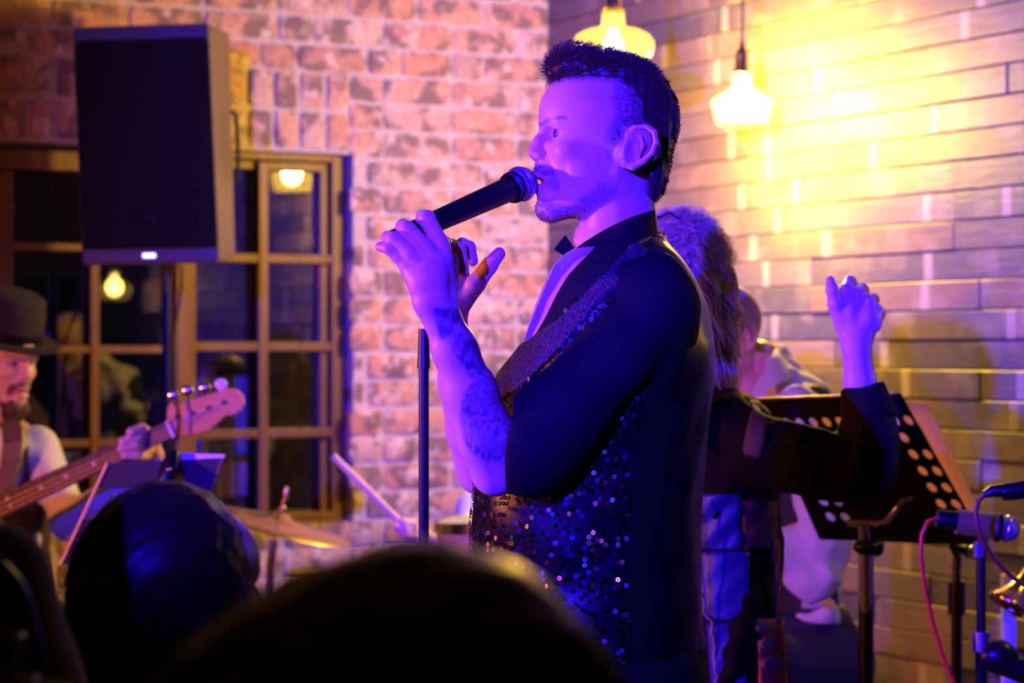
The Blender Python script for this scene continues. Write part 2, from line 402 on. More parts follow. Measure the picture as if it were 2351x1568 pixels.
# ---- plank wall
m_gap = M('gap_black', (0.02, 0.014, 0.012), rough=0.9)
rw = MB(); rw.box((-0.3, 0.018, 0), (DEP, 0.2, HC), MB_RIGHT); wall_right = struct('wall_right', rw, m_gap, 'wall clad in reclaimed pallet planks')
mb_, nt, b = nodes('pallet_wood')
oi = nt.nodes.new('ShaderNodeObjectInfo')
v = coords(nt, (0.9, 6, 11), True); vv = coords(nt, (1, 1, 1), True)
base = ramp(nt, oi.outputs['Random'], [(0.0, (0.252, 0.163, 0.125)), (0.14, (0.111, 0.096, 0.121)), (0.3, (0.341, 0.230, 0.163)), (0.45, (0.163, 0.126, 0.125)), (0.58, (0.096, 0.089, 0.121)), (0.72, (0.312, 0.193, 0.125)), (0.86, (0.193, 0.156, 0.173)), (1.0, (0.275, 0.163, 0.106))])
gr = noise(nt, v, 7, 6, 0.65); bl = noise(nt, vv, 5, 3, 0.5)
cc = mixrgb(nt, ramp(nt, gr, [(0.32, 0.55), (0.55, 0.0)]), base, (0.13, 0.09, 0.06))
cc = mixrgb(nt, ramp(nt, bl, [(0.52, 0.0), (0.72, 0.5)]), cc, (0.55, 0.42, 0.28))
# pale unweathered bands where the pallet bearers were
sx = nt.nodes.new('ShaderNodeSeparateXYZ'); nt.links.new(vv, sx.inputs[0])
m1 = N(nt, 'ShaderNodeMath', operation='MULTIPLY'); m1.inputs[1].default_value = 1.37; nt.links.new(sx.outputs[0], m1.inputs[0])
fr = N(nt, 'ShaderNodeMath', operation='FRACT'); nt.links.new(m1.outputs[0], fr.inputs[0])
cc = mixrgb(nt, ramp(nt, fr.outputs[0], [(0.0, 0.0), (0.46, 0.0), (0.465, 0.55), (0.505, 0.5), (0.51, 0.0)]), cc, (0.62, 0.50, 0.38))
nt.links.new(cc, b.inputs['Base Color']); b.inputs['Roughness'].default_value = 0.42; b.inputs['Specular IOR Level'].default_value = 0.5
nt.links.new(ramp(nt, gr, [(0.3, 0.55), (0.7, 0.33)]), b.inputs['Roughness'])
bump(nt, b, gr, 0.35, 0.006); m_plank = mb_
PH = 0.0725
plib = {}
def plank_mesh(L):
    if L not in plib:
        mb = MB(); h = PH / 2 - 0.0012; c = 0.0025
        pr = [(-h, 0.017), (-h, c), (-h + c, 0), (h - c, 0), (h, c), (h, 0.017)]
        vs = [(x, y, z) for x in (0.0008, L - 0.0008) for z, y in pr]
        mb.add(vs, [(i, i + 1, i + 7, i + 6) for i in range(5)] + [tuple(range(6)), tuple(range(11, 5, -1))])
        me = mb.mesh('plank'); me.materials.append(m_plank); plib[L] = me
    return plib[L]
nails = MB(); zl = 1.421
seams = {}
def planks_row(k):
    z = zl + (k + 0.5) * PH; t = -0.05 - random.choice((0, 0.2, 0.4, 0.6)); 
    while t < 3.1:
        L = random.choice((0.5, 0.7, 0.8, 1.0, 1.2))
        if t + L > 0.0:
            o = bpy.data.objects.new('plank', plank_mesh(L)); COL.objects.link(o); dy = random.uniform(-0.004, 0.003)
            o.matrix_world = MB_RIGHT @ Matrix.Translation((t, dy, z)); o.parent = wall_right
            for e in (t + 0.022, t + L - 0.022) + ((t + L / 2,) if random.random() < 0.6 else ()):
                for dz in (-0.016, 0.017):
                    c = MB_RIGHT @ Vector((e + random.uniform(-.004, .004), dy - 0.0004, z + dz)); e1 = T * 0.0026; e2 = UP * 0.0026
                    nails.add([c + e1 * math.cos(a) + e2 * math.sin(a) for a in [i * math.pi / 3 for i in range(6)]], [tuple(range(6))])
        t += L
for k in range(-19, 25): planks_row(k)
m_nail = M('nail_iron', (0.03, 0.025, 0.03), rough=0.6, metal=0.6)
nl = nails.build('nail_heads', m_nail, wall_right); nl['kind'] = 'stuff'
# ---- window
m_wood = M('window_timber', (0.20, 0.095, 0.035), (0.14, 0.06, 0.022), 5, 0.42, stretch=(6, 6, 0.8), bmp=0.2)
mg, nt, b = nodes('window_glass')
tr = N(nt, 'ShaderNodeBsdfTransparent'); gl = N(nt, 'ShaderNodeBsdfGlossy'); gl.inputs['Roughness'].default_value = 0.015; gl.inputs['Color'].default_value = (1, 1, 1, 1)
fz = N(nt, 'ShaderNodeFresnel'); fz.inputs['IOR'].default_value = 1.75
mx = N(nt, 'ShaderNodeMixShader'); nt.links.new(fz.outputs[0], mx.inputs[0]); nt.links.new(tr.outputs[0], mx.inputs[1]); nt.links.new(gl.outputs[0], mx.inputs[2])
tr.inputs['Color'].default_value = (0.75, 0.78, 0.8, 1)
nt.links.new(mx.outputs[0], nt.nodes['Material Output'].inputs['Surface']); m_glass = mg
WOFF = 0.10
win = thing('window_1', back_pt((sW + 2.6) / 2, zB, WOFF), 'brown timber window with small panes, dark night outside', None); win['kind'] = 'structure'
if 'category' in win: del win['category']
def sx_(px): return on_back(px, 800, WOFF)[0]
def zx_(py, px): return on_back(px, py, WOFF)[1]
def bar(name, x0, x1, y0, y1, front=0.03, back=0.03, mat=m_wood):
    pm = (x0 + x1) / 2; s0, s1 = sx_(x1), sx_(x0); z0, z1 = zx_(y1, pm), zx_(y0, pm)
    mb = MB(); mb.box((s0, WOFF - front, z0), (s1, WOFF + back, z1), MB_BACK); return mb.build(name, mat, win, bevel=0.003)
bar('stile', 752, 780, 346, 1215, 0.035, 0.04); bar('stile', 733, 752, 385, 1190, 0.01, 0.03)
bar('head_rail', 442, 752, 347, 368, 0.035); bar('head_rail', 442, 752, 370, 390, 0.01)
bar('bottom_rail', -160, 752, 1188, 1216, 0.06)
bar('mullion', 396, 441, 346, 1216, 0.035)
bar('muntin', 585, 607, 372, 1190, 0.035, -0.012)
for y in (583, 785, 984): bar('muntin', 441, 753, y, y + 21, 0.03, -0.008)
bar('muntin', 204, 224, 392, 1190, 0.02, 0.0)
for y in (560, 793, 1008): bar('muntin', 20, 396, y, y + 18, 0.015, 0.0)
bar('head_rail', -160, 396, 347, 392, 0.02); bar('stile', -20, 26, 392, 1190, 0.02)
cols = [(441, 586), (606, 735), (24, 206), (222, 397)]; rows = [(385, 585), (603, 787), (804, 986), (1003, 1190)]; rows2 = [(390, 562), (576, 795), (810, 1010), (1024, 1190)]
for ci, (x0, x1) in enumerate(cols):
    for (y0, y1) in (rows if ci < 2 else rows2):
        pm = (x0 + x1) / 2; s0, s1 = sx_(x1), sx_(x0); z0, z1 = zx_(y1, pm), zx_(y0, pm); mb = MB()
        mb.add([MB_BACK @ Vector(p) for p in ((s0, WOFF + 0.024, z0), (s1, WOFF + 0.024, z0), (s1, WOFF + 0.024, z1), (s0, WOFF + 0.024, z1))], [(0, 1, 2, 3)])
        mb.build('pane', m_glass, win)
# ---- pendant lamps
m_brass = M('brass', (0.55, 0.40, 0.18), rough=0.3, metal=1.0); m_cord = M('cord', (0.05, 0.03, 0.03), rough=0.7)
mg, nt, b = nodes('lamp_glass')
tr = N(nt, 'ShaderNodeBsdfTransparent'); tr.inputs['Color'].default_value = (1.0, 0.93, 0.72, 1)
tl = N(nt, 'ShaderNodeBsdfTranslucent'); tl.inputs['Color'].default_value = (1.0, 0.85, 0.5, 1)
gl = N(nt, 'ShaderNodeBsdfGlossy'); gl.inputs['Roughness'].default_value = 0.08
m1 = N(nt, 'ShaderNodeMixShader'); m1.inputs[0].default_value = 0.10; m2 = N(nt, 'ShaderNodeMixShader')
lw = N(nt, 'ShaderNodeLayerWeight'); lw.inputs['Blend'].default_value = 0.25
nt.links.new(tr.outputs[0], m1.inputs[1]); nt.links.new(tl.outputs[0], m1.inputs[2]); nt.links.new(lw.outputs['Facing'], m2.inputs[0])
nt.links.new(m1.outputs[0], m2.inputs[1]); nt.links.new(gl.outputs[0], m2.inputs[2]); nt.links.new(m2.outputs[0], nt.nodes['Material Output'].inputs['Surface']); m_shade = mg
mg, nt, b = nodes('bulb_glow')
tr = N(nt, 'ShaderNodeBsdfTransparent'); em = N(nt, 'ShaderNodeEmission'); em.inputs['Color'].default_value = (1.0, 0.72, 0.26, 1); em.inputs['Strength'].default_value = 60
m1 = N(nt, 'ShaderNodeMixShader'); m1.inputs[0].default_value = 0.3; nt.links.new(tr.outputs[0], m1.inputs[1]); nt.links.new(em.outputs[0], m1.inputs[2])
nt.links.new(m1.outputs[0], nt.nodes['Material Output'].inputs['Surface']); m_bulb = mg
WARM = (1.0, 0.64, 0.06)
def pendant(top, prof, bulb_z, power, label, lname='bulb_light'):
    t = thing('pendant_lamp', top, label, 'lamp', 'pendant lamps')
    x, y, z = top
    MB().tube([(x, y, HC), (x, y, z + 0.035)], 0.0035, 8).build('cord', m_cord, t)
    MB().lathe([(0.0, 0.04), (0.008, 0.04), (0.008, 0.02), (0.017, 0.008), (0.020, -0.004), (0.020, -0.036), (0.025, -0.042), (0.025, -0.05), (0.0, -0.05)], top, 24).build('socket', m_brass, t, smooth=40)
    MB().lathe([(r, zz) for r, zz in prof], top, 40).build('lamp_shade', m_shade, t, smooth=180)
    bz = z + bulb_z
    MB().lathe([(0.0, 0.05), (0.012, 0.048), (0.014, 0.03), (0.03, 0.0), (0.034, -0.02), (0.028, -0.042), (0.012, -0.053), (0.0, -0.054)], (x, y, bz), 24).build('bulb', m_bulb, t, smooth=180)
    l = bpy.data.lights.new(lname, 'POINT'); l.energy = power; l.color = WARM; l.shadow_soft_size = 0.035
    lo = bpy.data.objects.new(lname, l); COL.objects.link(lo); lo.location = (x, y, bz - 0.01); lo.parent = t; lo.matrix_parent_inverse = t.matrix_world.inverted()
    return t
def prof_px(lst, d, y0): return [(r / F * d, (y0 - y) / F * d) for r, y in lst]
d1 = 6.1
pendant(P(1408, -8, d1), prof_px([(14, 8), (20, 16), (26, 26), (27, 55), (30, 62), (60, 68), (84, 80), (94, 96), (95, 110), (90, 128), (80, 140), (66, 146)], d1, -8), -0.13, 18, 'glass pendant lamp with a wide flattened shade above the singer')
d2 = 6.36
pendant(P(1705, 125, d2), prof_px([(20, 163), (23, 172), (22, 196), (28, 206), (66, 226), (72, 236), (68, 250), (60, 282), (52, 288)], d2, 125), -0.11, 180, 'glass pendant lamp with a brass socket hung before the planks')
pendant(Vector((1.60, 4.50, 1.80)), prof_px([(20, 163), (23, 172), (22, 196), (28, 206), (66, 226), (72, 236), (68, 250), (60, 282), (52, 288)], 6.1, 125), -0.11, 6, 'low glass pendant lamp beside the plank wall near the audience', 'bulb_light_offscreen')
# ================================================================ people
m_skin = M('skin', (0.7, 0.42, 0.32), rough=0.42, spec=0.45, attr='Col', bmp=0.08, bscale=900)
m_eye = M('eye', (0.8, 0.8, 0.8), rough=0.08, attr='Col')
SKIN = np.array((0.72, 0.43, 0.31)); LIP = np.array((0.62, 0.24, 0.20)); HAIRC = np.array((0.10, 0.06, 0.04))
def sstep(a, b, x): t = np.clip((x - a) / (b - a), 0, 1); return t * t * (3 - 2 * t)
def poldist(x, z, pts):
    d = np.full(x.shape, 1e9)
    for (ax, az), (bx, bz) in zip(pts[:-1], pts[1:]):
        ex, ez = bx - ax, bz - az; t = np.clip(((x - ax) * ex + (z - az) * ez) / (ex * ex + ez * ez), 0, 1)
        d = np.minimum(d, (x - ax - t * ex) ** 2 + (z - az - t * ez) ** 2)
    return np.sqrt(d)

def hair_mat(name, c1, attr=False, through=0.45, rough=0.4):
    m, nt, b = nodes(name); b.inputs['Base Color'].default_value = c4(c1); b.inputs['Roughness'].default_value = rough
    tl = N(nt, 'ShaderNodeBsdfTranslucent'); tl.inputs['Color'].default_value = c4(tuple(min(1, x * 1.3) for x in c1)); mx = N(nt, 'ShaderNodeMixShader'); mx.inputs[0].default_value = through
    if attr:
        at = N(nt, 'ShaderNodeAttribute', attribute_name='Col'); nt.links.new(at.outputs['Color'], b.inputs['Base Color']); nt.links.new(at.outputs['Color'], tl.inputs['Color'])
    nt.links.new(b.outputs[0], mx.inputs[1]); nt.links.new(tl.outputs[0], mx.inputs[2]); nt.links.new(mx.outputs[0], nt.nodes['Material Output'].inputs['Surface']); return m
U_ = 3.4 / F                          # one photo pixel in metres at the singer
def h(x, y, lat=0.0): return ((x - 1400) * U_, lat * U_, (400 - y) * U_)
def hr(*r): return tuple(a * U_ for a in r)
def head_sdf(mouth=1.0, neck=True, ears=True):
    S = SDF(); k = 10 * U_
    S.ell(h(1403, 268), hr(146, 122, 140), k)
    S.ell(h(1335, 262), hr(98, 104, 92), 30 * U_)
    S.ell(h(1330, 370), hr(84, 82, 118), 30 * U_)
    S.ell(h(1360, 440), hr(80, 70, 62), 26 * U_)
    for sg in (-1, 1):
        S.cone(h(1406, 425, 74 * sg), h(1270, 484, 26 * sg), 28 * U_, 24 * U_, 30 * U_)
        S.cone(h(1414, 350, 84 * sg), h(1408, 430, 74 * sg), 24 * U_, 26 * U_, 24 * U_)
        S.ell(h(1298, 352, 64 * sg), hr(32, 26, 26), 22 * U_)
        S.cone(h(1254, 284, 14 * sg), h(1282, 282, 62 * sg), 15 * U_, 15 * U_, 14 * U_)
    S.ell(h(1256, 480), hr(28, 34, 27), 16 * U_)
    S.chain([h(1252, 303), h(1238, 328), h(1226, 350)], [13 * U_, 14 * U_, 16 * U_], 12 * U_)
    for sg in (-1, 1): S.ell(h(1240, 359, 18 * sg), hr(16, 11, 11), 7 * U_)
    S.cone(h(1228, 362), h(1240, 374), 8 * U_, 8 * U_, 8 * U_)
    S.ell(h(1252, 392), hr(26, 40, 22), 14 * U_)                      # upper lip and moustache pad
    S.ell(h(1256, 446), hr(24, 34, 24), 14 * U_)
    for sg in (-1, 1):
        S.ell(h(1258, 313, 37 * sg), hr(22, 23, 15), 16 * U_, 's')
        S.ell(h(1285, 311, 37 * sg), hr(20, 20, 20), 6 * U_)
        S.ell(h(1268, 310, 47 * sg), hr(20, 26, 9.0 if mouth else 2.5), 1.5 * U_, 's')
        S.ell(h(1352, 392, 74 * sg), hr(52, 20, 52), 18 * U_)
        S.ell(h(1238, 368, 9 * sg), hr(9, 5.5, 4.5), 3 * U_, 's')
    gap = 9 if mouth else 2
    S.chain([h(1255, 416, -32), h(1234, 402, -12), h(1233, 400, 0), h(1234, 402, 12), h(1255, 416, 32)], [5 * U_, 9 * U_, 9 * U_, 9 * U_, 5 * U_], 7 * U_)
    S.chain([h(1255, 421, -32), h(1238, 433, -14), h(1236, 434, 0), h(1238, 433, 14), h(1255, 421, 32)], [5 * U_, 10 * U_, 10.5 * U_, 10 * U_, 5 * U_], 7 * U_)
    S.ell(h(1238, 418), hr(24, 26, gap), 3 * U_, 's')
    if neck:
        S.cone(h(1418, 430), h(1424, 560), 80 * U_, 88 * U_, 26 * U_)
        S.cone(h(1424, 560), h(1440, 660), 88 * U_, 105 * U_, 20 * U_)
        S.cone(h(1335, 535), h(1330, 552), 14 * U_, 14 * U_, 22 * U_)
        for sg in (-1, 1): S.cone(h(1440, 440, 52 * sg), h(1345, 610, 26 * sg), 22 * U_, 18 * U_, 34 * U_)
    if ears:
        for sg in (-1, 1):
            R = Matrix.Rotation(0.42, 3, 'Y') @ Matrix.Rotation(-0.28 * sg, 3, 'Z')
            S.ell(h(1446, 347, 126 * sg), hr(34, 9, 47), 5 * U_, 'u', R)
            S.ell(h(1424, 360, 112 * sg), hr(22, 18, 30), 10 * U_)
            hx = [(1424, 336, 124), (1424, 318, 128), (1440, 304, 134), (1464, 301, 140), (1482, 315, 145), (1486, 338, 146), (1477, 362, 143), (1458, 381, 136), (1436, 392, 128), (1416, 388, 121)]
            S.chain([h(x, y, l * sg) for x, y, l in hx], [6.5 * U_] * 7 + [7 * U_, 9 * U_, 7 * U_], 3 * U_)
            S.ell(h(1440, 352, 139 * sg), hr(15, 11, 19), 4 * U_, 's')
            S.chain([h(1456, 318, 143 * sg), h(1470, 330, 146 * sg), h(1468, 352, 144 * sg)], [4.5 * U_] * 3, 3 * U_, 's')
            S.ell(h(1421, 356, 128 * sg), hr(8, 7, 11), 4 * U_)
            S.chain([h(1452, 325, 138 * sg), h(1457, 345, 139 * sg), h(1446, 372, 134 * sg)], [5 * U_] * 3, 4 * U_)
    return S
def head_col(V, skin=SKIN, stub=0.6, brow=HAIRC, beard=0.0, lips=LIP, fade=1.0):
    x = V[:, 0] / U_ + 1400; l = V[:, 1] / U_; y = 400 - V[:, 2] / U_; al = np.abs(l)
    C = np.tile(skin, (len(V), 1)).astype(float)
    def mix(m, c): C[:] = C * (1 - m[:, None]) + np.array(c) * m[:, None]
    mix(0.35 * sstep(30, 10, np.hypot(x - 1300, y - 362)) * (al > 30), (0.75, 0.33, 0.26))
    sm = sstep(34, 14, poldist(x, y, [(1402, 320), (1400, 400), (1372, 455), (1310, 498), (1250, 490)])) 
    sm = np.maximum(sm, sstep(16, 7, poldist(x, y, [(1226, 386), (1258, 402), (1268, 430)])) * 0.9)
    sm = np.maximum(sm, sstep(30, 14, np.hypot(x - 1245, y - 484)))
    mix(np.clip(sm * max(stub, beard), 0, 0.92), brow * 0.9 if beard else (0.20, 0.11, 0.08))
    lm = ((poldist(x, y, [(1233, 403), (1255, 416)]) < 7) | (poldist(x, y, [(1236, 431), (1255, 421)]) < 9)) & (al < 36) & (x < 1262)
    mix(lm * 0.85, lips)
    mix(((np.hypot((x - 1252) / 20, (y - 418) / 7) < 1) & (al < 30) & (x > 1243)) * 0.8, (0.25, 0.05, 0.04))
    if fade:
        fm = sstep(1378, 1400, x + 6 * np.sin(y / 9)) * sstep(345, 322, y) * sstep(1418 + 0 * x, 1408, x - 200 * (y < 300))
        fm = np.maximum(fm, sstep(1386, 1440, x) * (y < 300)) * (0.35 + 0.5 * sstep(1385, 1450, x))
        fm = np.maximum(fm, sstep(205, 180, y) * 0.9)
        mix(np.clip(fm * fade, 0, 0.95), brow)
    bm = sstep(7, 2, poldist(x, y, [(1238, 290), (1250, 283), (1280, 278), (1308, 287)]) + sstep(1275, 1312, x) * 4) * (al > 9) * (al < 95)
    mix(bm * 0.7, brow)
    return C
def eyes(par, Mh, iris=(0.05, 0.05, 0.05)):
    for sg in (-1, 1):
        mb = MB(); n, m = 16, 10; vs = []; col = []
        for j in range(m + 1):
            for i in range(n):
                a = math.pi * j / m; b2 = 2 * math.pi * i / n
                d = Vector((-math.cos(a), math.sin(a) * math.cos(b2), math.sin(a) * math.sin(b2)))
                d = Matrix.Rotation(-0.15 * sg, 3, 'Z') @ d
                vs.append(Mh @ (Vector(h(1284, 311, 37 * sg)) + d * 19.0 * U_)); col.append((0.01, 0.01, 0.01) if a < 0.25 else iris if a < 0.72 else (0.6, 0.56, 0.52))
        Q = [(j * n + i, j * n + (i + 1) % n, (j + 1) * n + (i + 1) % n, (j + 1) * n + i) for j in range(m) for i in range(n)]
        link('eye', mesh_np('eye', np.array(vs), np.array(Q), np.array(col)), m_eye, par)
def xf(V, Mh):
    A = np.array(Mh); return V @ A[:3, :3].T + A[:3, 3]
def join(parts):      # [(V, Q, C)] -> one
    Vs, Qs, Cs = [], [], []; n = 0
    for V, Q, C in parts: Vs.append(V); Qs.append(Q + n); Cs.append(np.broadcast_to(C, (len(V), 3))); n += len(V)
    return np.concatenate(Vs), np.concatenate(Qs), np.concatenate(Cs)
def pc(lst, D):       # [(px, py, dd, rpx)] -> points, radii at depth D+dd
    return [tuple(P(x, y, D + dd)) for x, y, dd, r in lst], [r * (D + dd) / F for x, y, dd, r in lst]
def limb(S, lst, D, k=6):
    p, r = pc(lst, D); S.chain(p, r, k * D / F); return S
def loft_px(rows, D, lat0=0.0):      # (py, x_front, x_back, halfwidth, cy offset)
    out = []
    for r in rows:
        py, x0, x1, hw = r[:4]; cy = D + (r[4] if len(r) > 4 else 0)
        a = P(x0, py, D); b = P(x1, py, D); out.append((a.z, (a.x + b.x) / 2, cy, (b.x - a.x) / 2, hw))
    return out
def shoes_legs(S, hips, feet, r=0.085):
    for (hx, hy, hz), (fx, fy) in zip(hips, feet):
        S.cone((hx, hy, hz), ((hx + fx) / 2, (hy + fy) / 2, hz * 0.52), r * 1.05, r * 0.8, 0.03)
        S.cone(((hx + fx) / 2, (hy + fy) / 2, hz * 0.52), (fx, fy, 0.11), r * 0.8, r * 0.68, 0.03)
def shoe_pair(par, feet, d, mat, name='shoe'):
    d = Vector(d).normalized(); n = Vector((-d.y, d.x))
    for fx, fy in feet:
        S = SDF(); a = (fx - d.x * 0.05, fy - d.y * 0.05, 0.052); b = (fx + d.x * 0.15, fy + d.y * 0.15, 0.042)
        S.cone(a, b, 0.05, 0.04, 0.01); S.cone((fx, fy, 0.06), (fx, fy, 0.13), 0.055, 0.058, 0.02); S.plane((0, 0, 0.002), (0, 0, -1)); S.plane((0, 0, 0.13), (0, 0, 1))
        organic(name, S, 0.01, mat, par)
# ---------------------------------------------------------------- the singer
D = 3.4
m_black = M('black_cotton', (0.006, 0.0055, 0.0055), rough=0.8, spec=0.15, sheen=0.0, bmp=0.2, bscale=600)
m_satin = M('black_satin', (0.006, 0.005, 0.004), rough=0.36, spec=0.3, bmp=0.1, bscale=60)
m_hair = M('brown_hair', (0.055, 0.030, 0.016), (0.03, 0.016, 0.009), 60, rough=0.42, spec=0.5)
m_trouser = M('black_trousers', (0.005, 0.005, 0.006), rough=0.8)
m_shoe = M('black_leather', (0.02, 0.018, 0.016), rough=0.35)
base = P(1400, 800, D); base.z = 0
singer = thing('person', base, 'singing man in black shirt and sequined waistcoat holding a microphone', 'person')
MH = Matrix.Translation(P(1400, 400, D)) @ Matrix.Rotation(math.radians(5), 4, 'Z')
V, Q = head_sdf().mesh(0.00175); V = relax(V, Q, 1); Ch = head_col(V); parts = [(xf(V, MH), Q, Ch)]
TORSO = [(556, 1345, 1505, 0.085), (580, 1290, 1530, 0.13), (605, 1262, 1552, 0.165), (650, 1240, 1585, 0.19), (705, 1217, 1606, 0.20), (790, 1190, 1622, 0.205), (850, 1162, 1624, 0.205), (900, 1136, 1620, 0.20), (960, 1122, 1612, 0.195), (1080, 1108, 1600, 0.185), (1200, 1098, 1592, 0.178), (1320, 1098, 1592, 0.175), (1450, 1105, 1600, 0.18), (1600, 1118, 1615, 0.185)]
TL = loft_px(TORSO, D)
S = SDF(); S.loft(TL, 0.01, grow=-0.006); S.plane(P(1175, 960, D), (0, 0, -1)); S.cone(P(1418, 480, D), P(1430, 600, D), 86 * U_, 95 * U_, 30 * U_)

V, Q = S.mesh(0.006); V = relax(V, Q, 2); parts.append((V, Q, SKIN * (0.95, 0.85, 0.8)))
# left forearm and hand, the near one, gripping the microphone
L_ELB = (1142, 1060, -0.21)
S = SDF(); q = D - 0.22
limb(S, [(1138, 1082, -0.20, 58), (1118, 1005, -0.215, 66), (1080, 900, -0.225, 60), (1043, 800, -0.235, 50), (1014, 728, -0.24, 40)], D, 20)
limb(S, [(1010, 735, -0.245, 36), (990, 690, -0.25, 40), (985, 640, -0.25, 42)], D, 18)
limb(S, [(1028, 735, -0.235, 30), (1022, 690, -0.235, 26), (1020, 600, -0.235, 22)], D, 14)
limb(S, [(985, 640, -0.25, 42), (998, 600, -0.245, 30)], D, 16)
limb(S, [(970, 650, -0.25, 34), (940, 610, -0.245, 25)], D, 16)
limb(S, [(1018, 592, -0.24, 22), (1012, 560, -0.235, 20), (980, 502, -0.225, 19.5), (972, 500, -0.195, 18), (985, 515, -0.165, 15)], D, 5)       # index
limb(S, [(990, 598, -0.25, 22), (978, 570, -0.25, 20), (936, 526, -0.24, 18.5), (925, 520, -0.21, 17), (940, 535, -0.175, 14)], D, 5)            # middle
limb(S, [(960, 604, -0.25, 21), (942, 580, -0.252, 18), (904, 548, -0.245, 16.5), (890, 546, -0.215, 15.5), (905, 560, -0.185, 13)], D, 5)       # ring
limb(S, [(938, 612, -0.245, 20), (918, 592, -0.245, 16), (893, 570, -0.245, 14), (872, 566, -0.235, 11.5)], D, 5)                           # little finger
limb(S, [(1030, 660, -0.225, 24), (1034, 600, -0.19, 20), (1020, 560, -0.155, 17), (995, 540, -0.14, 14)], D, 8)                             # thumb behind the handle
V, Q = S.mesh(0.0019); V = relax(V, Q, 1)
px_ = V[:, 0] / V[:, 1] * F + CX; py_ = HY - (V[:, 2] - EYE) / V[:, 1] * F
tat = np.maximum(sstep(0, 25, 1040 - np.abs(px_ - 1035) * 0.2 - 1000 + (py_ - 700) * 0.0) * 0, 0)
t1 = sstep(0, 14, (px_ - (985 + (py_ - 705) * 0.25))) * sstep(700, 712, py_) * sstep(790, 770, py_)
t2 = sstep(0, 16, px_ - (1010 + (py_ - 770) * 0.62)) * sstep(765, 785, py_) * sstep(880, 860, py_)
t3 = sstep(0, 14, 1 - np.hypot((px_ - 1128) / 88, (py_ - 950) / 110) ) * 3
t3 = np.clip(sstep(1.0, 0.86, np.hypot((px_ - 1132 + (py_ - 950) * 0.05) / 82, (py_ - 955) / 112)), 0, 1)
tm = np.maximum(np.maximum(t1, t2), t3)
ang = np.arctan2(py_ - 905, px_ - 1165); rad = np.hypot(px_ - 1165, py_ - 905)
rgt = np.random.default_rng(2); blot = sum(np.sin(px_ * a_ + py_ * b_ + c_) for a_, b_, c_ in zip(rgt.normal(0, .22, 9), rgt.normal(0, .22, 9), rgt.uniform(0, 6, 9))) / 3
lines = np.clip(0.5 + 0.6 * np.sin(ang * 15 + 2.2 * blot + 1.5 * np.sin(rad / 26)) * (0.6 + 0.4 * np.sin(rad / 11 + blot)), 0, 1)
dens = np.where(py_ > 850, 0.35 + 0.55 * lines, np.clip(0.78 + 0.2 * blot, 0.3, 1))
nearf = np.clip(tm * dens, 0, 0.92)[:, None]
parts.append((V, Q, SKIN * (1 - nearf) + np.array((0.05, 0.045, 0.06)) * nearf))
# right forearm and hand behind it
S = SDF()
limb(S, [(1112, 1075, 0.10, 66), (1088, 985, 0.06, 62), (1058, 880, 0.0, 50), (1036, 760, -0.06, 36), (1038, 705, -0.08, 34)], D, 20)
limb(S, [(1040, 715, -0.08, 34), (1050, 660, -0.08, 36), (1040, 610, -0.07, 34)], D, 14)
limb(S, [(1062, 690, -0.085, 26), (1092, 652, -0.10, 22), (1122, 612, -0.11, 18.5), (1146, 582, -0.115, 15)], D, 8)      # thumb
limb(S, [(1028, 610, -0.06, 20), (1036, 566, -0.12, 18), (1056, 572, -0.175, 16), (1064, 622, -0.185, 13.5)], D, 3)        # fingers curled over
limb(S, [(1046, 606, -0.05, 20), (1062, 562, -0.11, 17), (1078, 568, -0.155, 15), (1085, 598, -0.165, 13)], D, 3)
limb(S, [(1022, 612, -0.07, 19), (1018, 572, -0.12, 17), (1034, 572, -0.18, 15), (1040, 620, -0.19, 13)], D, 3)
V, Q = S.mesh(0.0022); V = relax(V, Q, 1); parts.append((V, Q, SKIN))
V, Q, C = join(parts); link('body', mesh_np('body', V, Q, C), m_skin, singer)
eyes(singer, MH)
# hair
def hp(x, y): return ((x - 1400) * U_, (400 - y) * U_)
S = SDF()
S.ell(h(1411, 275), hr(149, 126, 146), 0.004); S.ell(h(1320, 156), hr(58, 78, 40), 0.012); S.ell(h(1395, 172), hr(95, 98, 42), 0.02); S.ell(h(1288, 160), hr(31, 62, 34), 0.01)
S.ell(h(1484, 385), hr(50, 84, 84), 0.02)
S.fold(0.0012, 300, 3)
S.poly([hp(*p) for p in [(1245, 60), (1245, 200), (1272, 192), (1300, 184), (1362, 184), (1400, 192), (1436, 215), (1452, 250), (1462, 285), (1478, 296), (1496, 318), (1492, 362), (1480, 395), (1488, 440), (1497, 474), (1620, 480), (1620, 60)]])
Vh, Qh = S.mesh(0.0022); Vh = relax(Vh, Qh, 1)
hair = link('hair', mesh_np('hair', xf(Vh, MH), Qh), m_hair, singer)
rg = np.random.default_rng(5)
p, nr = face_samples(Vh, Qh, 11000, rg); x = p[:, 0] / U_ + 1400; y = 400 - p[:, 2] / U_
top = sstep(215, 165, y)[:, None]; fr = sstep(1370, 1270, x)[:, None]
out = nr * (0.55 + 0.35 * rg.random((len(p), 1)))
flow = np.where(top > 0.5, np.array((0.35, 0, 0.45)), np.array((0.25, 0, -0.8)))
d0 = out + flow * 0.8 + rg.normal(0, 0.18, p.shape); d0 /= np.linalg.norm(d0, axis=1, keepdims=True)
ln = (5 + 4 * rg.random((len(p), 1)) + top * (12 + 12 * rg.random((len(p), 1)) + 10 * fr)) * U_
ln *= 1 - 0.62 * sstep(1370, 1440, x)[:, None] * (top > 0.1)
ln *= np.where((x > 1385) & (x < 1470) & (y > 180) & (y < 330), 0.35, 1.0)[:, None]
tt = np.linspace(0, 1, 4)[None, :, None]
bend = np.where(top > 0.5, np.array((0.75, 0, -0.25)), np.array((0.1, 0, -0.5)))[:, None, :]
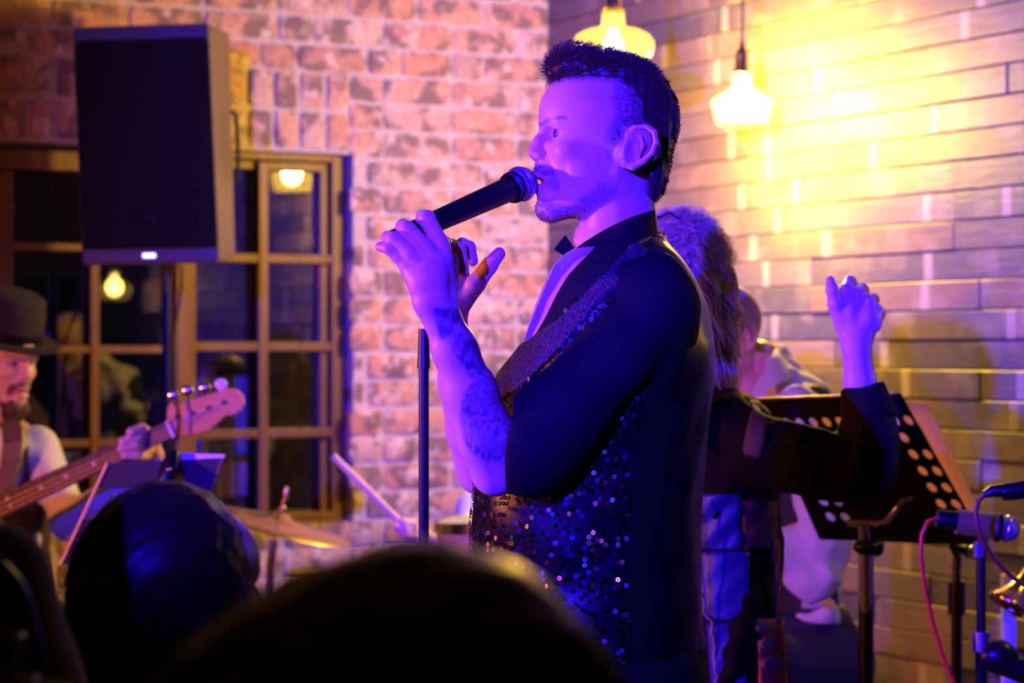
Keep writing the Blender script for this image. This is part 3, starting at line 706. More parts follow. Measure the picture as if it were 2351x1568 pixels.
Ls = (p - nr * 2 * U_)[:, None, :] + d0[:, None, :] * ln[:, None, :] * tt + bend * ln[:, None, :] * 0.5 * tt ** 2
m_hair_s = hair_mat('brown_hair_strand', (0.10, 0.055, 0.025))
strands('hair_strands', xf(Ls.reshape(-1, 3), MH).reshape(Ls.shape), 0.00045, 0.00012, m_hair_s, hair)
# a couple of stray wisps on top
Lw = np.array([[h(1430 + 0, 128), h(1436, 112), h(1446, 98), h(1460, 88)], [h(1428, 126), h(1440, 118), h(1452, 122), h(1462, 120)], [h(1440, 122), h(1437, 110), h(1440, 100), h(1449, 92)]])
strands('stray_wisps', xf(Lw.reshape(-1, 3), MH).reshape(Lw.shape), 0.0007, 0.0003, m_hair, hair)
Vq, Qq = head_sdf(ears=False, neck=False).mesh(0.004); p, nr = face_samples(Vq, Qq, 30000, rg); x = p[:, 0] / U_ + 1400; y = 400 - p[:, 2] / U_
mk = (x > 1386 + 14 * rg.random(len(x))) & (x < 1500) & (y > 175) & (y < 300 + 0 * x) & (np.abs(p[:, 1]) > 60 * U_); mk |= (x > 1388) & (x < 1412) & (y > 290) & (y < 345)
p, nr = p[mk][:5000], nr[mk][:5000]
d0 = nr * 0.45 + np.array((0.35, 0, -0.7)) + rg.normal(0, 0.2, p.shape); Ls = p[:, None, :] + d0[:, None, :] * (4 + 3 * rg.random((len(p), 1, 1))) * U_ * np.linspace(0, 1, 3)[None, :, None]
strands('side_stubble', xf(Ls.reshape(-1, 3), MH).reshape(Ls.shape), 0.00032, 0.0001, m_hair, hair)
# beard bristles on jaw and chin
Vb, Qb = V, Q
Vq, Qq = head_sdf(ears=False, neck=False).mesh(0.004); p, nr = face_samples(Vq, Qq, 30000, rg); x = p[:, 0] / U_ + 1400; y = 400 - p[:, 2] / U_
mk = (poldist(x, y, [(1385, 440), (1310, 500), (1250, 492)]) < 20) | (np.hypot(x - 1240, y - 484) < 24) | ((poldist(x, y, [(1228, 384), (1256, 400)]) < 9))
p, nr = p[mk][:1900], nr[mk][:1900]
d0 = nr * 0.6 + np.array((0.0, 0, -0.7)) + rg.normal(0, 0.25, p.shape); Ls = p[:, None, :] + d0[:, None, :] * (2.5 + 4 * rg.random((len(p), 1, 1)) * sstep(1330, 1260, p[:, 0] / U_ + 1400)[:, None, None]) * U_ * np.linspace(0, 1, 3)[None, :, None]
strands('beard', xf(Ls.reshape(-1, 3), MH).reshape(Ls.shape), 0.00026, 0.0001, m_hair, singer)
# shirt with short rolled sleeves
def xz(px, py): v = P(px, py, D); return (v.x, v.z)
S = SDF(); S.loft(TL, 0.01, grow=0.003)
S.cone(P(1440, 575, D), P(1492, 668, D - 0.165), 62 * U_, 84 * U_, 0.03); S.cone(P(1440, 575, D), P(1492, 668, D + 0.165), 62 * U_, 84 * U_, 0.03)
S.poly([xz(*p) for p in [(1700, 440), (1480, 500), (1385, 545), (1300, 640), (1268, 700), (1236, 760), (1180, 850), (1090, 900), (1000, 1700), (1750, 1700)]])
limb(S, [(1506, 705, -0.165, 92), (1420, 812, -0.195, 88), (1300, 940, -0.215, 94), (1228, 1018, -0.215, 102), (1215, 1038, -0.21, 102)], D, 34)
limb(S, [(1496, 690, 0.175, 100), (1330, 850, 0.22, 100), (1205, 990, 0.17, 96)], D, 40)
S.poly([xz(*p) for p in [(1182, 900), (1176, 960), (1166, 1040), (1158, 1146), (1200, 1150), (1290, 1115), (1300, 1700), (1750, 1700), (1750, 450), (1182, 450)]])
S.fold(0.0028, 38, 4, stretch=(1, 1, 0.6)); S.fold(0.0012, 95, 8)
organic('shirt', S, 0.0055, m_black, singer, 2)
# collar
def strip(name, top, bot, mat, par, D=D, th=0.003, sub=True):
    mb = MB(); n = len(top); vs = [P(x, y, D + d) for x, y, d in top] + [P(x, y, D + d) for x, y, d in bot]
    mb.add(vs, [(i, i + 1, n + i + 1, n + i) for i in range(n - 1)])
    o = mb.build(name, mat, par, smooth=60)
    if sub: s_ = o.modifiers.new('s', 'SUBSURF'); s_.levels = 2; s_.render_levels = 2
    m = o.modifiers.new('t', 'SOLIDIFY'); m.thickness = th; m.offset = 0
    return o
strip('collar', [(1318, 577, -0.035), (1330, 566, -0.06), (1365, 542, -0.080), (1420, 512, -0.086), (1470, 492, -0.072), (1499, 483, -0.03), (1504, 482, 0.0), (1496, 486, 0.04), (1450, 505, 0.075), (1390, 532, 0.075), (1345, 555, 0.055), (1325, 570, 0.035)],
      [(1308, 616, -0.075), (1356, 640, -0.125), (1392, 612, -0.15), (1436, 574, -0.155), (1480, 551, -0.125), (1504, 541, -0.05), (1511, 542, 0.0), (1500, 544, 0.05), (1455, 565, 0.1), (1395, 600, 0.1), (1330, 600, 0.08), (1312, 595, 0.06)], m_black, singer)
MBf = MB(); MBf.add([P(1298, 543, D + 0.03), P(1273, 574, D + 0.02), P(1302, 592, D + 0.01), P(1318, 572, D + 0.02)], [(0, 1, 2, 3)])
o = MBf.build('collar_wing', m_black, singer); mm = o.modifiers.new('t', 'SOLIDIFY'); mm.thickness = 0.004
m_band = M('rust_ribbon', (0.55, 0.16, 0.05), rough=0.5)
strip('neck_ribbon', [(1440, 566, -0.162), (1480, 547, -0.132), (1504, 537, -0.056), (1511, 536, 0.0), (1502, 540, 0.05)], [(1442, 573, -0.164), (1482, 555, -0.134), (1506, 545, -0.058), (1513, 545, 0.0), (1504, 548, 0.05)], m_band, singer)
# sequined waistcoat
S = SDF(); S.loft(TL, 0.01, grow=0.009)
S.cone(P(1440, 572, D), P(1490, 640, D - 0.11), 64 * U_, 78 * U_, 0.03); S.cone(P(1440, 572, D), P(1490, 640, D + 0.11), 64 * U_, 78 * U_, 0.03)
vee = [(1800, 440), (1500, 545), (1448, 556), (1372, 640), (1300, 715), (1236, 765), (1195, 790), (1120, 890), (1000, 900), (1000, 1485), (1800, 1485)]
S.poly([xz(*p) for p in vee]); S.fold(0.0012, 60, 9)
organic('waistcoat', S, 0.0055, m_satin, singer, 2)
m_lapel = M('sequin_net', (0.09, 0.05, 0.07), (0.015, 0.01, 0.02), 260, rough=0.38, metal=0.7, bmp=0.8, bscale=420)
S = SDF(); S.loft(TL, 0.01, grow=0.0135); S.cone(P(1440, 575, D), P(1490, 650, D - 0.15), 72 * U_, 92 * U_, 0.03)
S.poly([xz(*p) for p in [(1452, 560), (1478, 600), (1350, 720), (1290, 790), (1190, 890), (1130, 925), (1122, 892), (1195, 790), (1236, 765), (1300, 712), (1372, 638)]]); S.plane(P(1175, 800, D + 0.01), (0, 1, 0))
wl_ = organic('lapel', S, 0.004, m_lapel, singer, 2)
# sequins in vertical strings
mseq, nt, b = nodes('sequin_foil'); at = N(nt, 'ShaderNodeAttribute', attribute_name='Col'); nt.links.new(at.outputs['Color'], b.inputs['Base Color'])
b.inputs['Metallic'].default_value = 0.95; b.inputs['Roughness'].default_value = 0.28
ks = np.array(sorted(TL)); SV, SQ, SC = [], [], []; nseq = 0
import colorsys
rs = random.Random(11)
def loft_pt(z, th, grow, p=2.3):
    g = [np.interp(z, ks[:, 0], ks[:, i]) for i in range(1, 5)]; c, s_ = math.cos(th), math.sin(th)
    q = (abs(c) ** p + abs(s_) ** p) ** (-1 / p)
    return Vector((g[0] + (g[2] + grow) * q * c, g[1] + (g[3] + grow) * q * s_, z))
for ci in range(62):
    th = math.radians(168 + ci * 1.95); hue = rs.random(); z = P(0, 1500, D).z + rs.uniform(0, 0.007)
    while z < P(0, 700, D).z:
        z += 0.0078
        if rs.random() < 0.10: hue = rs.random()
        c = loft_pt(z, th, 0.0115); pxl = c.x / c.y * F + CX; pyl = HY - (c.z - EYE) / c.y * F
        if (pyl < 895 and pxl < 1120 + (895 - pyl) * 0.98) or rs.random() < 0.52: continue
        if pxl > 1470: continue
        e = 0.004; n_ = (loft_pt(z, th + 0.03, 0.0115) - c).cross(Vector((0, 0, 1))).normalized()
        if n_.dot(c - Vector((np.interp(z, ks[:, 0], ks[:, 1]), D, z))) < 0: n_ = -n_
        n_ = (n_ + Vector((rs.gauss(0, .2), rs.gauss(0, .2), rs.gauss(0, .2)))).normalized()
        a = n_.orthogonal().normalized(); b2 = n_.cross(a); r0, r1 = 0.0032, 0.0012
        vs = [c + n_ * 0.001 + (a * math.cos(k * math.pi / 4) + b2 * math.sin(k * math.pi / 4)) * rr for rr in (r0, r1) for k in range(8)]
        base_i = len(SV); SV += vs; SQ += [(base_i + k, base_i + (k + 1) % 8, base_i + 8 + (k + 1) % 8, base_i + 8 + k) for k in range(8)]
        cl_ = colorsys.hsv_to_rgb((hue + rs.gauss(0, 0.06)) % 1, rs.choice((0.95, 0.9, 0.7, 0.25)), rs.choice((0.8, 0.2, 0.08, 0.05, 0.04, 0.03))); SC += [cl_] * 16
sq = link('sequins', mesh_np('sequins', np.array([tuple(v) for v in SV]), np.array(SQ), np.array(SC)), mseq, singer); sq['kind'] = 'stuff'
# jewelled brooch at the waistcoat edge
br = MB(); bc = P(1104, 1202, D - 0.02)
for k in range(12):
    a = k * math.pi / 6; br.lathe([(0, 0.002), (0.0016, 0.001), (0.002, 0), (0.0012, -0.001), (0, -0.0015)], bc + Vector((0.005 * math.cos(a), -0.006, 0.0095 * math.sin(a))), 6, (0, -1, 0))
br.build('brooch', M('brooch_crystal', (0.9, 0.6, 0.5), rough=0.1, metal=0.8), singer)
S = SDF(); TR = loft_px([(1500, 1112, 1605, 0.178), (1600, 1118, 1620, 0.185), (1700, 1130, 1610, 0.18)], D); S.loft(TR, 0.02, grow=-0.002)
hz = P(0, 1640, D).z; feet = [(0.05, D - 0.12), (0.12, D + 0.13)]; shoes_legs(S, [(0.13, D - 0.09, hz), (0.13, D + 0.09, hz)], feet, 0.09); S.fold(0.003, 40, 2)
organic('trousers', S, 0.011, m_trouser, singer, 2); shoe_pair(singer, feet, (-1, 0.05), m_shoe)
# microphone in the hand
m_micb = M('mic_black', (0.004, 0.004, 0.005), rough=0.35, spec=0.25); m_mesh = M('mic_grille', (0.42, 0.42, 0.46), (0.06, 0.06, 0.08), 420, rough=0.35, metal=0.85, bmp=0.8, bscale=700)
def microphone(name, a, b, label, r=0.0165, ball=0.0235, group=None):
    a, b = Vector(a), Vector(b); L = (b - a).length; ax = (b - a).normalized(); t = thing(name, a, label, 'microphone', group)
    MB().lathe([(0, 0), (r * 0.72, 0.0), (r * 0.78, 0.004), (r * 0.85, L * 0.35), (r * 1.0, L - ball * 1.9), (r * 1.28, L - ball * 1.75), (r * 1.28, L - ball * 1.55), (0, L - ball * 1.5)], a, 32, ax).build('handle', m_micb, t, smooth=40)
    c = b - ax * ball
    MB().lathe([(r * 1.2, -ball * 0.95), (ball * 0.86, -ball * 0.55), (ball * 0.98, -ball * 0.12)] + [(ball * math.cos(u), ball * math.sin(u)) for u in [i * math.pi / 18 for i in range(1, 9)]] + [(0, ball)], c, 36, ax).build('grille', m_mesh, t, smooth=180)
    MB().lathe([(ball * 0.97, -0.003), (ball * 1.04, -0.002), (ball * 1.04, 0.002), (ball * 0.99, 0.003)], c, 36, ax).build('grille_ring', M('mic_ring', (0.5, 0.5, 0.55), rough=0.3, metal=0.9), t, smooth=60)
    return t
microphone('microphone', P(893, 556, D - 0.205), P(1221, 411, D - 0.005), 'black handheld microphone with silver grille at the singing man\'s mouth', 0.0175, 0.0242)
# ================================================================ the other musicians
def hmat(px, py, d, yaw, pitch=0.0, roll=0.0, hx=1400, hy=340, sc_=1.0):
    """head matrix: the local head point (hx, hy) lands on the pixel; the face points to yaw (degrees, 180 = photo left)"""
    R = Matrix.Rotation(math.radians(yaw - 180), 4, 'Z') @ Matrix.Rotation(math.radians(-pitch), 4, 'Y') @ Matrix.Rotation(math.radians(roll), 4, 'X') @ Matrix.Scale(sc_, 4)
    return Matrix.Translation(P(px, py, d)) @ R @ Matrix.Translation(-Vector(h(hx, hy)))
m_white = M('white_shirt', (0.72, 0.70, 0.68), rough=0.7, sheen=0.1)
m_vest = M('charcoal_vest', (0.018, 0.017, 0.022), rough=0.7)
m_dark = M('dark_cloth', (0.02, 0.02, 0.03), rough=0.8)
def seat(px, d, zs, label):
    t = thing('stool', (P(px, 0, d).x, d, 0), label, 'stool')
    x, y = P(px, 0, d).x, d
    zs -= 0.012; MB().lathe([(0, zs), (0.16, zs), (0.17, zs - 0.02), (0.16, zs - 0.05), (0, zs - 0.05)], (x, y, 0), 24).build('seat', m_dark, t, smooth=40)
    for k in range(4):
        a = k * math.pi / 2 + 0.78; MB().tube([(x + 0.1 * math.cos(a), y + 0.1 * math.sin(a), zs - 0.045), (x + 0.19 * math.cos(a), y + 0.19 * math.sin(a), 0)], 0.012, 8).build('leg', m_dark, t)
    return t
def seated_legs(S, x, y, zs, dirv, feet=None, r=0.085, sep=0.1):
    d = Vector((dirv[0], dirv[1], 0)).normalized(); n = Vector((-d.y, d.x, 0)); ft = []
    for sg in (-1, 1):
        a = Vector((x, y, zs + r + 0.012)) + n * sep * sg; kn = a + d * 0.40 + n * 0.04 * sg + Vector((0, 0, -0.02)); f = kn + d * 0.03; f.z = 0.11
        S.cone(a, kn, r, r * 0.8, 0.03); S.cone(kn, f, r * 0.78, r * 0.6, 0.03); ft.append((f.x, f.y))
    return ft
# ---------------------------------------------------------------- bass player
DB = 5.95; ub = DB / F
bass_p = thing('person', (P(-10, 0, DB).x, DB, 0), 'bearded bass player in a dark hat, white shirt and waistcoat', 'person')
MHB = hmat(0, 836, DB, -38, 12, 0)
V, Q = head_sdf(mouth=0.0).mesh(0.003); V = relax(V, Q, 1)
RB = np.array((0.10, 0.045, 0.025))
parts = [(xf(V, MHB), Q, head_col(V, SKIN, 0.9, RB, 0.95, fade=0))]
# hand on the neck
S = SDF()
limb(S, [(352, 1045, -0.30, 24), (340, 1020, -0.33, 26), (325, 1010, -0.35, 20)], DB, 8)
limb(S, [(348, 1000, -0.36, 13), (326, 984, -0.44, 12), (300, 992, -0.475, 11)], DB, 3)
limb(S, [(345, 1015, -0.36, 13), (316, 1002, -0.455, 12), (282, 1014, -0.475, 11)], DB, 3)
limb(S, [(342, 1032, -0.36, 13), (309, 1022, -0.46, 11.5), (277, 1031, -0.475, 10)], DB, 3)
limb(S, [(338, 1045, -0.355, 12), (314, 1046, -0.455, 11), (286, 1046, -0.47, 9.5)], DB, 3)
limb(S, [(352, 1045, -0.30, 22), (345, 1075, -0.25, 22), (325, 1100, -0.2, 24)], DB, 8)
limb(S, [(325, 1100, -0.2, 24), (230, 1160, -0.16, 28), (165, 1192, -0.10, 32), (85, 1030, -0.02, 36), (0, 990, 0, 50), (0, 900, 0, 50)], DB, 8)
V, Q = S.mesh(0.0035); parts.append((relax(V, Q, 1), Q, SKIN))
V, Q, C = join(parts); link('body', mesh_np('body', V, Q, C), m_skin, bass_p)
eyes(bass_p, MHB, (0.08, 0.05, 0.03))
S = SDF()        # beard
S.ell(h(1272, 492), hr(48, 62, 48), 0.01); S.ell(h(1340, 455), hr(70, 84, 40), 0.01); S.ell(h(1290, 540), hr(36, 46, 30), 0.02)
S.cone(h(1236, 388, -8), h(1262, 408, -40), 10 * U_, 8 * U_, 0.003); S.cone(h(1236, 388, 8), h(1262, 408, 40), 10 * U_, 8 * U_, 0.003)
S.ell(h(1238, 428), hr(30, 34, 16), 0.004, 's'); S.fold(0.0022, 420, 5)
Vb, Qb = S.mesh(0.0028); m_beard = M('beard_hair', (0.09, 0.04, 0.022), (0.05, 0.02, 0.01), 200, rough=0.6)
link('beard', mesh_np('beard', xf(Vb, MHB), Qb), m_beard, bass_p)
hat = MB(); hc = Vector(h(1405, 232)); m_hat = M('felt_hat', (0.012, 0.011, 0.012), rough=0.9)
hat.lathe([(0.0, 0.115), (0.07, 0.118), (0.088, 0.105), (0.094, 0.06), (0.098, 0.0), (0.14, -0.004), (0.142, 0.002), (0.1, 0.006)], (0, 0, 0), 32)
hat_me = hat.mesh('hat', 50); hat_me.transform(MHB @ Matrix.Translation(hc) @ Matrix.Rotation(math.radians(-4), 4, 'Y')); link('hat', hat_me, m_hat, bass_p)
hb = MB(); hb.lathe([(0.0985, 0.004), (0.0995, 0.006), (0.0975, 0.03), (0.096, 0.03)], (0, 0, 0), 32); hbm = hb.mesh('hat_band', 50); hbm.transform(MHB @ Matrix.Translation(hc) @ Matrix.Rotation(math.radians(-4), 4, 'Y')); link('hat_band', hbm, m_satin, bass_p)
ROW = [(962, -60, 30, 0.05), (985, -140, 66, 0.095), (1020, -190, 100, 0.125), (1100, -195, 112, 0.13), (1250, -180, 105, 0.125), (1400, -170, 110, 0.13)]
TB = loft_px(ROW, DB)
S = SDF(); S.loft(TB, 0.01)
limb(S, [(85, 1025, -0.02, 48), (120, 1110, -0.05, 46), (165, 1195, -0.10, 44), (230, 1160, -0.16, 38), (318, 1095, -0.21, 27)], DB, 20)
limb(S, [(-185, 1025, -0.02, 48), (-215, 1150, -0.1, 44), (-160, 1260, -0.25, 36)], DB, 20)
S.fold(0.004, 45, 5)
organic('shirt', S, 0.009, m_white, bass_p, 2)
S = SDF(); S.loft(TB, 0.01, grow=0.008)
def xzB(px, py): v = P(px, py, DB); return (v.x, v.z)
S.poly([xzB(*p) for p in [(72, 940), (68, 1000), (75, 1080), (62, 1120), (40, 1125), (20, 1080), (-10, 1000), (-30, 940)]], 's') ; S.fold(0.002, 50, 2)
organic('waistcoat', S, 0.009, m_vest, bass_p, 2)
m_strap = M('leather_strap', (0.16, 0.10, 0.10), rough=0.6)
st = MB(); pts = [P(18, 968, DB - 0.06), P(28, 985, DB - 0.12), P(30, 1015, DB - 0.15), P(24, 1060, DB - 0.158), P(5, 1110, DB - 0.155), P(-40, 1170, DB - 0.165), P(-110, 1230, DB - 0.2)]
for i in range(len(pts) - 1):
    a, b2 = pts[i], pts[i + 1]; e = Vector((0.024, 0, 0.006)); st.add([a - e, a + e, b2 + e, b2 - e], [(0, 1, 2, 3)])
o = st.build('guitar_strap', m_strap, bass_p); mm = o.modifiers.new('t', 'SOLIDIFY'); mm.thickness = 0.004
S = SDF(); xb = P(-40, 0, DB).x; zb = 0.62; S.loft([(zb, xb, DB, 0.17, 0.13), (P(0, 1390, DB).z, xb, DB, 0.15, 0.125)], 0.02)
fb = seated_legs(S, xb, DB, zb, (0.5, -0.8)); organic('trousers', S, 0.012, m_trouser, bass_p, 2); shoe_pair(bass_p, fb, (0.5, -0.8), m_shoe)
seat(-40, DB, 0.62, 'round dark stool under the bass player')
# ---------------------------------------------------------------- bass guitar
DG = 5.52
bg = thing('bass_guitar', P(-160, 1240, DG), 'electric bass guitar with rosewood fretboard and amber headstock', 'guitar')
m_neck = M('maple_neck', (0.74, 0.44, 0.11), (0.62, 0.34, 0.08), 14, rough=0.5, spec=0.2, stretch=(1, 1, 6)); m_fb = M('rosewood', (0.07, 0.032, 0.018), (0.045, 0.02, 0.012), 50, rough=0.45)
m_fret = M('fret_metal', (0.85, 0.62, 0.22), rough=0.3, metal=1.0); m_chrome = M('chrome', (0.75, 0.75, 0.78), rough=0.15, metal=1.0); m_pearl = M('pearl', (0.85, 0.8, 0.75), rough=0.25)
gA, gB = P(392, 985, DG), P(-40, 1180, DG + 0.05); ge = (gB - gA).normalized(); gn = Vector((0, -1, 0)); gu = ge.cross(gn).normalized(); gn = gu.cross(ge).normalized()
if gu.z < 0: gu = -gu
if gn.y > 0: gn = -gn
ug = DG / F
def G(l, u_, n_=0.0): return gA + ge * (l * ug) + gu * (u_ * ug) + gn * (n_ * ug)      # along neck from the nut, across, towards the viewer
def slab(poly, n0, n1, name, mat, bevel=0.0015):
    mb = MB(); k = len(poly); mb.add([G(l, u_, n0) for l, u_ in poly] + [G(l, u_, n1) for l, u_ in poly], [tuple(range(k)), tuple(range(2 * k - 1, k - 1, -1))] + [(i, (i + 1) % k, (i + 1) % k + k, i + k) for i in range(k)])
    return mb.build(name, mat, bg, bevel=bevel)
slab([(0, 20), (640, 30), (640, -30), (0, -20)], -14, 0, 'neck', m_neck); fbd = slab([(2, 20), (700, 30.5), (700, -30.5), (2, -20)], 0, 6, 'fretboard', m_fb)
slab([(-3, 20), (3, 20), (3, -20), (-3, -20)], 0, 9, 'nut', m_pearl, 0.0005)
for k in range(1, 18):
    l = 860 * (1 - 2 ** (-k / 12)); w_ = 20 + l / 700 * 10.5
    mb = MB(); mb.tube([G(l, -w_, 6.3), G(l, w_, 6.3)], 2.3 * ug, 6); o = mb.build('fret', m_fret, bg)
    if k in (3, 5, 7, 9, 12, 15):
        lp = 860 * (1 - 2 ** (-(k - 0.5) / 12)); c = G(lp, 0 if k != 12 else 9, 6.3); MB().lathe([(0, 0.0003), (3.4 * ug, 0.0003), (3.4 * ug, -0.001)], c, 12, gn).build('inlay_dot', m_pearl, bg)
        if k == 12: MB().lathe([(0, 0.0003), (3.4 * ug, 0.0003), (3.4 * ug, -0.001)], G(lp, -9, 6.3), 12, gn).build('inlay_dot', m_pearl, bg)
hs = [(2, 20), (-10, 45), (-22, 56), (-34, 46), (-60, 42), (-100, 38), (-140, 34), (-158, 32), (-176, 22), (-184, 4), (-180, -16), (-164, -28), (-144, -30), (-130, -24), (-110, -30), (-80, -38), (-50, -36), (-24, -26), (2, -20)]
slab([(l, u_ ) for l, u_ in hs], -16, -4, 'headstock', m_neck, 0.003)
for i, (px, py, cc_) in enumerate([(397, 908, 0), (430, 897, 1), (470, 891, 0), (507, 882, 0)]):
    l = [-26, -62, -100, -138][i]; u0 = [40, 30, 26, 24][i]
    t_ = MB(); t_.lathe([(0, 9), (4.5, 9), (5, 2), (7, 0), (7, -2)], (0, 0, 0), 14); me = t_.mesh('tuner_post', 40); me.transform(Matrix.Translation(G(l, u0 - 18, -3)) @ Vector((0, 0, 1)).rotation_difference(gn).to_matrix().to_4x4() @ Matrix.Scale(ug, 4)); link('tuner_post', me, m_chrome, bg)
    kn = P(px, py, DG - 0.005); S = SDF(); S.ell(kn, (15 * ug, 6 * ug, 13 * ug), 0.001); S.cone(kn, G(l, u0, -10), 4 * ug, 4 * ug, 0.003); organic('tuner', S, 0.0018, m_pearl if i == 3 else m_chrome, bg, 1)
MB().lathe([(0, 4), (8, 4), (9, 0), (9, -3)], (0, 0, 0), 14)
MB().tube([G(-62, 0, 0), G(-100, 5, 0)], 1.2 * ug, 6).build('string_tree', m_chrome, bg)
for k in range(4):
    u0 = -13.5 + k * 9; u1 = -20 + k * 13.3
    MB().tube([G([-26, -62, -100, -138][3 - k], [22, 12, 8, 6][3 - k], 2), G(0, u0, 9), G(720, u1, 11)], [0.75 * ug, 1.0 * ug, 1.25 * ug, 1.5 * ug][k], 5).build('string', m_fret, bg)
S = SDF()        # body, out of the frame
for (l, u_, r) in ((760, 0, 110), (880, 20, 150), (980, -10, 170)): S.ell(G(l, u_, -12), (r * ug, 22 * ug, r * ug), 0.05)
organic('guitar_body', S, 0.012, M('sunburst', (0.25, 0.08, 0.02), rough=0.2, coat=0.5), bg, 2)
# ---------------------------------------------------------------- curly-haired woman
DW = 4.42; uw = DW / F
wom = thing('person', (P(1640, 0, DW).x, DW, 0), 'woman with long curly fair hair in a patchwork coat, fist raised', 'person')
MHW = hmat(1545, 610, DW, 172, 4, 0, 1400, 310, 0.9)
V, Q = head_sdf(mouth=0.0).mesh(0.0035); V = relax(V, Q, 1); parts = [(xf(V, MHW), Q, head_col(V, SKIN, 0.0, np.array((0.3, 0.2, 0.1)), fade=0))]
S = SDF()
limb(S, [(1985, 960, -0.16, 40), (1975, 880, -0.17, 37), (1966, 795, -0.18, 33), (1965, 765, -0.18, 34)], DW, 12)
limb(S, [(1958, 765, -0.18, 34), (1948, 720, -0.18, 33), (1945, 690, -0.18, 26)], DW, 12)
limb(S, [(1978, 765, -0.18, 32), (1988, 730, -0.18, 33), (1990, 705, -0.175, 26)], DW, 12)
limb(S, [(1935, 745, -0.185, 20), (1918, 700, -0.195, 17), (1911, 665, -0.20, 14), (1906, 642, -0.20, 10)], DW, 8)       # thumb
for i, (x, y) in enumerate([(1945, 668), (1970, 678), (1992, 694), (2010, 716)]):
    x2, y2 = [(1952, 650), (1980, 668), (2004, 690), (2018, 722)][i]
    limb(S, [(x - 5, y + 28, -0.185, 20), (x, y, -0.18, 18), (x2, y2 - 2, -0.14, 15), (x2 - 12, y2 + 24, -0.125, 13)], DW, 5)
V, Q = S.mesh(0.0028); parts.append((relax(V, Q, 1), Q, SKIN))
V, Q, C = join(parts); link('body', mesh_np('body', V, Q, C), m_skin, wom)
# curls
mhc = hair_mat('fair_curls', (0.6, 0.42, 0.2), True, 0.6)
rg = np.random.default_rng(21); nl, ps, m = 420, 9, 23; n = nl * ps
cen = np.array(P(1556, 592, DW)); R3 = np.array((86, 90, 90)) * uw
dirs = rg.normal(size=(nl * 4, 3)); dirs /= np.linalg.norm(dirs, axis=1)[:, None]; dirs = dirs[(dirs[:, 2] > -0.45) & (dirs[:, 0] > -0.75)][:nl]
rp = lambda a_: np.repeat(a_, ps, 0)
dirs = rp(dirs) + rg.normal(0, 0.05, (n, 3)); dirs /= np.linalg.norm(dirs, axis=1)[:, None]
root = cen + dirs * R3; t = np.linspace(0, 1, m)[None, :, None]; outw = dirs * np.array((1, 1, 0.3))
ln = (rp(rg.uniform(0, 1, (nl, 1, 1)) ** 0.55) * 290 + 35) * uw * rg.uniform(0.85, 1.1, (n, 1, 1))
path = root[:, None, :] + outw[:, None, :] * (np.sin(np.minimum(t * 1.9, 1.57)) * rp(rg.uniform(8, 46, (nl, 1, 1))) * uw) + np.array((0.03, 0.0, -1.0)) * ln * t ** 1.35 + dirs[:, None, :] * np.array((0.3, 0.3, 1)) * rp(rg.uniform(5, 34, (nl, 1, 1))) * uw * np.sin(np.minimum(t * 3.5, 1.57))
ph = rp(rg.uniform(0, 6.28, (nl, 1, 1))) + rg.normal(0, 0.35, (n, 1, 1)); fq = rp(rg.uniform(9, 20, (nl, 1, 1))) * (0.45 + ln / (320 * uw)); amp = rp(rg.uniform(6, 15, (nl, 1, 1))) * rg.uniform(0.6, 1.25, (n, 1, 1)) * uw * np.minimum(1, 0.4 + t)
path = path + np.concatenate([np.cos(ph + fq * t), np.sin(ph + fq * t), 0.7 * np.sin(ph * 2 + fq * t)], 2) * amp + rg.normal(0, 3.0 * uw, (n, 1, 3)) * (0.4 + t)
hc_ = np.array((0.85, 0.70, 0.52)) * rp(rg.uniform(0.55, 1.15, (nl, 1))) * rg.uniform(0.75, 1.2, (n, 1))
hairw = strands('hair', path, 0.0010, 0.0006, mhc, wom, np.clip(hc_, 0, 1))
n2, m2 = 2600, 12; dr = rg.normal(size=(n2 * 3, 3)); dr /= np.linalg.norm(dr, axis=1)[:, None]; dr = dr[(dr[:, 2] > -0.1) & (dr[:, 0] > -0.8)][:n2]; n2 = len(dr); t = np.linspace(0, 1, m2)[None, :, None]
tg = np.cross(dr, rg.normal(size=(n2, 3))); tg /= np.linalg.norm(tg, axis=1)[:, None]; tg[:, 2] -= 0.5
pa = cen + (dr * R3)[:, None, :] + dr[:, None, :] * rg.uniform(8, 40, (n2, 1, 1)) * uw * np.sin(t * 2.2) + tg[:, None, :] * rg.uniform(25, 70, (n2, 1, 1)) * uw * t
ph = rg.uniform(0, 6.28, (n2, 1, 1)); fq = rg.uniform(6, 14, (n2, 1, 1)); pa = pa + np.concatenate([np.cos(ph + fq * t), np.sin(ph + fq * t), np.cos(1 + ph + fq * t)], 2) * rg.uniform(4, 10, (n2, 1, 1)) * uw
strands('crown_curls', pa, 0.0007, 0.0004, mhc, hairw, np.clip(np.array((0.85, 0.70, 0.52)) * rg.uniform(0.5, 1.3, (n2, 1)), 0, 1))
S = SDF(); S.ell(cen, R3 * 0.93, 0.02); S.cone(P(1570, 640, DW), P(1600, 850, DW - 0.01), 80 * uw, 45 * uw, 0.04); S.fold(0.004, 130, 6)
organic('hair_mass', S, 0.006, M('fair_hair_under', (0.72, 0.58, 0.42), (0.58, 0.46, 0.32), 90, rough=0.6), hairw, 1)
hbn = MB(); hbn.tube([P(1500 + i * 10, 494 + 6 * math.sin(i * 1.3) + max(0, i - 4) * 1.5, DW - 0.085 + 0.002 * i) for i in range(7)], 3.5 * uw, 8); hbn.build('headband', m_dark, wom)
